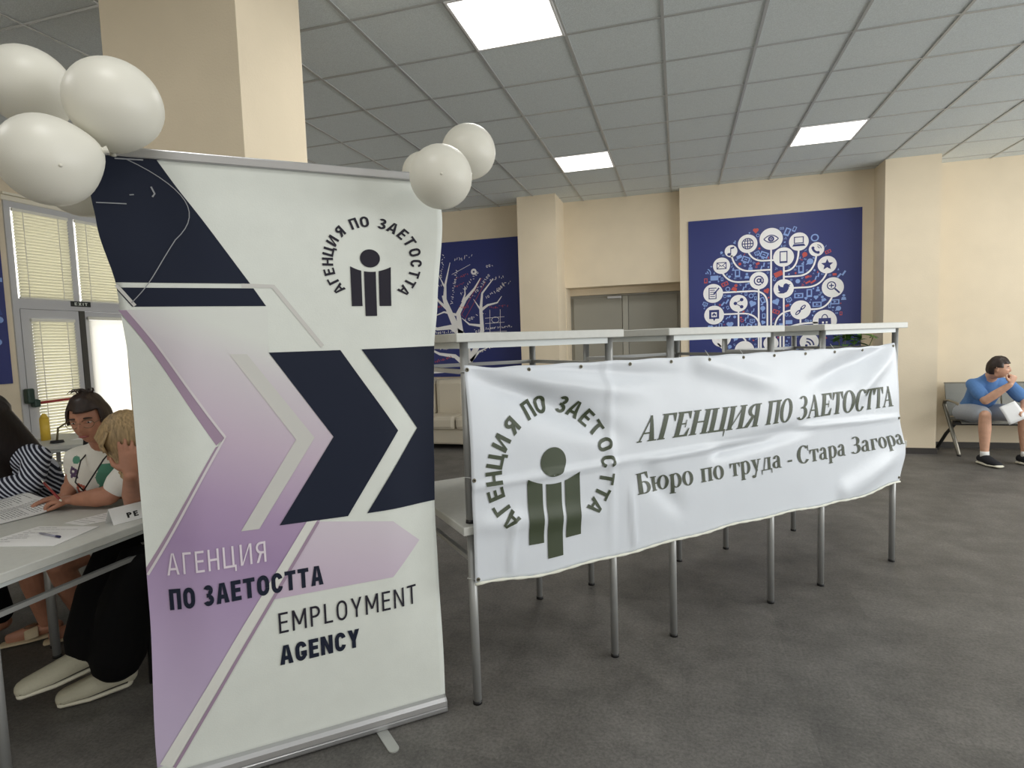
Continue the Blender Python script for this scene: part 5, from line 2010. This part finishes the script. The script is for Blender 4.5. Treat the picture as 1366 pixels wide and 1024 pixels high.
hand(mb, (-2.226, 1.850, .975), (-.05, .06, 1), (-.7, .6, .1), (-.6, -.7, .2), (12, 18, 15), curls=((10, 10, 10), (12, 15, 12), (12, 18, 12), (15, 20, 14)))
for hp, kn, an, toe in (((-2.22, 2.26, .50), (-2.52, 1.98, .57), (-2.485, 1.775, .215), (-2.60, 1.61, .15)), ((-2.10, 2.15, .50), (-2.30, 1.90, .55), (-2.405, 1.84, .11), (-2.525, 1.715, .04))):
    limb(mb, hp, kn, an, (.075, .056, .034))
    an, toe = Vector(an), Vector(toe)
    mb.loft([an, an.lerp(toe, .35) - V(0, 0, .018), an.lerp(toe, .8) - V(0, 0, .012)], [.036, (.033, .024), (.030, .014)], (.7, -.6, 0), 14)
fuse(mb, 'body', SKIN2, b_, .0045, 2)
face_parts(b_, HC, fr, 1.0)


def bob(d, p):
    if d.z < .15:
        k = .15 - d.z
        p.z = .018 - k * .175
        f_ = 1.0 + .14 * min(1, k * 1.3) - .35 * max(0, k - .7)
        h = math.hypot(d.x, d.y) or 1
        p.x = d.x / h * .0865 * f_
        p.y = d.y / h * .108 * f_
    return p


hair_shell('hair', HC, fr, 1.03, HAIRY, b_, lambda x, y, z: not (y > .80 and z < .20 and abs(x) < .42) and z > -.97, 1.12, bob, .010, seed=5.5)
fringe = MB()
for k in range(26):
    a = -.9 + 1.8 * k / 25
    p = HC + fr[0] * (.062 * a) + fr[2] * .105 + fr[1] * .055
    fringe.tube([p, p + fr[1] * .045 - fr[2] * .035 + fr[0] * .012 * a, p + fr[1] * .050 - fr[2] * .085 + fr[0] * .022 * a], [.007, .007, .002], 6)
fringe.build('fringe', HAIRY, b_)
mb = MB()
torso(mb, J, .014)
mb.loft([V(*J['shR']), V(-2.555, 2.06, .865)], [.064, .062], (0, 0, 1), 18)
mb.loft([V(*J['shL']), V(-2.245, 2.01, .88)], [.064, .062], (0, 0, 1), 18)
fuse(mb, 'shirt', mat('white_shirt_cotton', (228, 227, 222), .8, bump=.2, bscale=30), b_, .006, 3)
BLKT = mat('black_trouser_cloth', (10, 10, 12), .9, spec=.2)
mb = MB()
mb.loft([V(-2.14, 2.20, .50), V(-2.20, 2.16, .52)], [(.18, .13), (.175, .12)], (.4, -.9, 0), 20)
mb.loft([V(-2.22, 2.25, .51), V(-2.38, 2.11, .55), V(-2.515, 1.98, .565), V(-2.50, 1.90, .42), V(-2.475, 1.815, .25)], [.100, .098, .100, .105, .106], (1, 0, 0), 20)
mb.loft([V(-2.10, 2.15, .51), V(-2.19, 2.03, .55), V(-2.295, 1.905, .55), V(-2.33, 1.87, .40), V(-2.37, 1.84, .17)], [.100, .098, .100, .106, .110], (1, 0, 0), 20)
fuse(mb, 'trousers', BLKT, b_, .008, 3)
for an, toe in (((-2.470, 1.765, .165), (-2.595, 1.610, .125)), ((-2.40, 1.84, .052), (-2.525, 1.715, .032))):
    an, toe = Vector(an), Vector(toe)
    d = (toe - an).normalized()
    sd = V(d.y, -d.x, 0).normalized()
    SHOE = mat('pale_sneaker_canvas', (196, 192, 172), .7, bump=.2, bscale=120)
    up = MB().loft([an - d * .045 + V(0, 0, .012), an + d * .02 + V(0, 0, .014), an.lerp(toe, .55) + V(0, 0, .004), toe + V(0, 0, .002)], [(.042, .048), (.047, .054), (.054, .047), (.050, .034)], sd, 18).build('shoe', SHOE, b_)
    MB().loft([an - d * .05 + V(0, 0, -.026), an.lerp(toe, .5) + V(0, 0, -.026), toe + d * .012 + V(0, 0, -.014)], [(.046, .018), (.055, .018), (.048, .017)], sd, 18).build('sole', mat('white_rubber_sole', (226, 222, 204), .6), up)
    MB().loft([an - d * .05 + V(0, 0, -.013), an.lerp(toe, .5) + V(0, 0, -.013), toe + d * .012 + V(0, 0, -.002)], [(.0468, .003), (.0548, .003), (.0468, .003)], sd, 18).build('sole_line', mat('dark_sole_line', (60, 58, 52), .6), up)
rp = thing('red_pen', (-2.80, 1.925, .83), 'red pen with a white end held in the hand over the booklet', 'pen')
p0, p1 = V(-2.885, 1.955, .885), V(-2.735, 1.915, .822)
MB().cyl(p0, p1, .0055, seg=12).build('barrel', mat('dark_red_plastic', (140, 40, 38), .35), rp)
MB().cyl(p1, p1 + (p1 - p0).normalized() * .012, .005, .003, seg=12).build('end', CORD, rp)
MB().cyl(p0, p0 - (p1 - p0).normalized() * .03, .004, .0015, seg=12).build('tip', CORD, rp)

# --- woman with long dark hair at the edge of the photo
d_ = thing('person', (-3.6, 2.45, 0), 'woman with long dark hair and a striped shirt, cut by the left photo edge', 'person', 'people seated in the hall')
fr = frame_of((-.55, -.80, -.15))
HC = V(-3.47, 2.09, 1.165)
J = dict(pelvis=(-3.57, 2.46, .53), chest=(-3.52, 2.30, .84), neck=(-3.50, 2.19, 1.0), shR=(-3.68, 2.24, .94), shL=(-3.325, 2.23, .94))
mb = MB()
torso(mb, J)
head(mb, HC, fr, 1.0)
mb.loft([V(-3.50, 2.21, .97), V(-3.50, 2.15, 1.04), HC - fr[2] * .06 - fr[1] * .02], [.052, .048, .05], (1, 0, 0), 16)
limb(mb, J['shR'], (-3.78, 2.13, .81), (-3.66, 1.98, .795), (.044, .038, .025))
hand(mb, (-3.655, 1.97, .793), (.4, -.9, -.05), (0, 0, -1), (.9, .4, 0), (15, 20, 15))
limb(mb, J['shL'], (-3.27, 2.15, .82), (-3.40, 1.96, .80), (.044, .038, .025))
hand(mb, (-3.405, 1.95, .80), (-.4, -.9, -.05), (0, 0, -1), (-.9, .4, 0), (15, 20, 15))
for hp, kn, an in (((-3.66, 2.42, .49), (-3.72, 2.0, .49), (-3.72, 2.1, .08)), ((-3.48, 2.42, .49), (-3.50, 2.0, .49), (-3.52, 2.1, .08))):
    limb(mb, hp, kn, an, (.078, .056, .035))
    mb.loft([V(*an) + V(0, .02, -.02), V(*an) + V(-.02, -.12, -.05)], [(.034, .04), (.036, .025)], (1, 0, 0), 14)
fuse(mb, 'body', SKIN2, d_, .0055, 2)
face_parts(d_, HC, fr, 1.0)


def longhair(d, p):
    if d.z < .2:
        k = (.2 - d.z) / 1.2
        h = math.hypot(d.x, d.y) or 1
        p.z = .024 - k * .37
        fl = 1 + .62 * k - .15 * k * k
        p.x = d.x / h * .094 * fl + .17 * k
        p.y = d.y / h * .112 * fl - .06 * k
    return p


hair_shell('hair', HC, fr, 1.03, HAIRB, d_, lambda x, y, z: not (y > .55 and z < .35) and z > -.985, 1.19, longhair, .007, seed=8.2)
mb = MB()
torso(mb, J, .014)
limb(mb, J['shR'], (-3.78, 2.13, .81), (-3.69, 2.02, .80), (.046, .042, .036), .016)
limb(mb, J['shL'], (-3.27, 2.15, .82), (-3.36, 2.01, .805), (.048, .044, .038), .016)
fuse(mb, 'shirt', stripe_mat(), d_, .007, 3)
mb = MB()
mb.loft([V(-3.57, 2.46, .49), V(-3.57, 2.34, .50)], [(.18, .12), (.18, .11)], (1, 0, 0), 20)
for hp, kn, an in (((-3.66, 2.42, .50), (-3.72, 2.0, .49), (-3.72, 2.1, .12)), ((-3.48, 2.42, .50), (-3.50, 2.0, .49), (-3.52, 2.1, .12))):
    limb(mb, hp, kn, an, (.078, .060, .050), .014)
fuse(mb, 'trousers', BLKT, d_, .009, 3)

# --- waiting bench and the man on it
bn_ = thing('beam_bench', (3.95, 7.85, 0), 'grey metal waiting bench against the right wall under the seated man', 'bench')
PERF = mat('perforated_grey_steel', (112, 112, 106), .42, metal=.45, bump=.25, bscale=260)
LEGM = mat('polished_bench_leg', (126, 122, 112), .32, metal=.7)
for k in range(3):
    x0, x1 = 3.06 + k * .56, 3.06 + k * .56 + .545
    pts = [(7.60, .395), (7.63, .42), (7.75, .415), (7.90, .40), (7.965, .41)]
    mb = MB()
    mb.prism([(y, z) for y, z in pts] + [(y, z - .012) for y, z in reversed(pts)], lambda y, z, d: V(x0 + d, y, z), x1 - x0)
    mb.build('seat', PERF, bn_)
    pts = [(7.965, .43), (8.0, .55), (8.03, .70), (8.055, .80), (8.075, .815)]
    mb = MB()
    mb.prism([(y, z) for y, z in pts] + [(y + .012, z - .004) for y, z in reversed(pts)], lambda y, z, d: V(x0 + d, y, z), x1 - x0)
    mb.build('backrest', PERF, bn_)
    MB().bx((x0 + .08, 7.93, .40), (x0 + .12, 7.99, .45), bev=.006).build('bracket', LEGM, bn_)
MB().bx((3.07, 7.80, .335), (4.73, 7.87, .385), bev=.008).build('beam', mat('dark_beam', (60, 60, 60), .45, metal=.5), bn_)
for x in (3.065, 4.72):
    mb = MB()
    mb.loft([V(x, 7.66, .02), V(x - .02, 7.74, .20), V(x - .04, 7.84, .40), V(x - .055, 7.92, .56), V(x - .055, 7.91, .61), V(x - .045, 7.84, .625), V(x, 7.74, .60), V(x, 7.64, .575)], [(.022, .014), (.022, .015), (.022, .016), (.022, .014), (.022, .013), (.022, .011), (.024, .009), (.022, .008)], (1, 0, 0), 14)
    lf = mb.build('leg_frame', LEGM, bn_)
    MB().loft([V(x, 7.80, .34), V(x - .03, 7.92, .22), V(x - .06, 8.08, .02)], [(.02, .014), (.02, .014), (.02, .012)], (1, 0, 0), 12).build('rear_leg', mat('dark_beam', (60, 60, 60)), lf)
    for xx, y in ((x, 7.66), (x - .06, 8.08)):
        MB().cyl((xx, y, 0), (xx, y, .018), .02, seg=14).build('foot_cap', BLACKP, lf)

m_ = thing('person', (3.25, 7.7, 0), 'seated man in a blue T-shirt and grey shorts resting his chin on his fist', 'person', 'people seated in the hall')
fr = frame_of((.86, -.50, -.08), roll_=.06)
HC = V(3.245, 7.27, 1.03)
J = dict(pelvis=(3.22, 7.70, .53), chest=(3.225, 7.50, .77), neck=(3.21, 7.36, .93), shR=(3.075, 7.41, .845), shL=(3.395, 7.42, .85))
mb = MB()
torso(mb, J, 0, .93)
head(mb, HC, fr, 0.93)
mb.loft([V(3.21, 7.38, .90), V(3.22, 7.33, .955), HC - fr[2] * .06 - fr[1] * .02], [.062, .058, .056], (1, 0, 0), 16)
limb(mb, J['shR'], (3.115, 7.22, .685), (3.285, 7.13, .86), (.048, .041, .028))
hand(mb, (3.29, 7.128, .868), (.30, -.05, .95), (-.35, .9, .1), (-.5, -.2, 0), (70, 80, 60), 1.05, .04)
limb(mb, J['shL'], (3.50, 7.27, .66), (3.40, 7.10, .615), (.048, .041, .028))
hand(mb, (3.395, 7.095, .613), (-.75, -.45, -.25), (.2, .2, -1), (-.5, .8, .2), (30, 45, 35), 1.05)
limb(mb, (3.11, 7.68, .50), (3.115, 7.22, .53), (3.12, 7.22, .10), (.076, .053, .034))
limb(mb, (3.30, 7.68, .50), (3.475, 7.25, .53), (3.50, 7.26, .10), (.076, .053, .034))
for an, toe in (((3.12, 7.22, .07), (3.15, 7.06, .035)), ((3.50, 7.26, .07), (3.56, 7.11, .035))):
    mb.loft([V(*an), V(*toe)], [(.036, .04), (.038, .022)], (1, 0, 0), 14)
fuse(mb, 'body', SKIN, m_, .005, 2)
face_parts(m_, HC, fr, 0.93, None, SKIN)
hair_shell('hair', HC, fr, 0.93, HAIRD, m_, lambda x, y, z: (z > .45 if y > .5 else (z > .05 - .4 * max(0, -y) if y > -.2 else z > -.5)), 1.11, None, .010, seed=3.3)
mb = MB()
torso(mb, J, .012, .93)
limb(mb, J['shR'], V(*J['shR']).lerp(V(3.115, 7.22, .685), .35), V(*J['shR']).lerp(V(3.115, 7.22, .685), .68), (.054, .056, .058), .010)
limb(mb, J['shL'], V(*J['shL']).lerp(V(3.50, 7.27, .66), .35), V(*J['shL']).lerp(V(3.50, 7.27, .66), .68), (.054, .056, .058), .010)
fuse(mb, 't_shirt', mat('blue_t_shirt_cotton', (88, 130, 186), .85, bump=.3, bscale=14), m_, .006, 3)
mb = MB()
mb.loft([V(3.20, 7.72, .50), V(3.20, 7.60, .51)], [(.19, .13), (.18, .11)], (1, 0, 0), 20)
mb.loft([V(3.11, 7.68, .51), V(3.11, 7.45, .53), V(3.115, 7.29, .535)], [.098, .093, .086], (1, 0, 0), 20)
mb.loft([V(3.30, 7.68, .51), V(3.40, 7.45, .53), V(3.46, 7.32, .535)], [.098, .093, .086], (1, 0, 0), 20)
fuse(mb, 'shorts', mat('grey_shorts_cotton', (168, 174, 184), .85, bump=.2, bscale=20), m_, .007, 3)
for an, toe in (((3.12, 7.215, .06), (3.16, 7.035, .04)), ((3.50, 7.255, .06), (3.575, 7.09, .04))):
    an, toe = Vector(an), Vector(toe)
    d = V(toe.x - an.x, toe.y - an.y, 0).normalized()
    sd = V(d.y, -d.x, 0)
    MB().cyl(an + V(0, 0, .02), an + V(0, 0, .085), .041, .039, 18).build('sock', mat('white_sock', (225, 225, 222), .9), m_)
    sh = MB().loft([an - d * .045, an + d * .02 + V(0, 0, .004), an.lerp(toe, .6) - V(0, 0, .004), toe], [(.046, .044), (.050, .052), (.056, .040), (.045, .026)], sd, 18).build('shoe', mat('navy_black_sneaker', (22, 24, 32), .8), m_)
    MB().loft([V(an.x, an.y, .018) - d * .06, V(an.x, an.y, .016).lerp(V(toe.x, toe.y, .016), .5), V(toe.x, toe.y, .024) + d * .02], [(.050, .018), (.058, .016), (.048, .015)], sd, 18).build('sole', mat('white_rubber_sole', (226, 222, 204)), sh)
lf = thing('leaflet', (3.30, 7.06, .60), 'white sheet of paper held in the hand of the seated man', 'paper')
mb = MB()
A_, B_, C2, D2 = V(3.165, 7.06, .635), V(3.30, 7.06, .70), V(3.395, 7.03, .53), V(3.245, 7.03, .455)
pp = []
for j in range(7):
    for i in range(7):
        u, v = i / 6, j / 6
        p = A_ * (1 - u) * (1 - v) + B_ * u * (1 - v) + C2 * u * v + D2 * (1 - u) * v
        pp.append(p + V(0, -.014 * math.sin(PI * v), 0))
mb.add(pp, [[j * 7 + i, j * 7 + i + 1, j * 7 + i + 8, j * 7 + i + 7] for j in range(6) for i in range(6)], 0, True)
pg = mb.build('page', PAPER, lf)
sm_ = pg.modifiers.new('t', 'SOLIDIFY')
sm_.thickness = .001
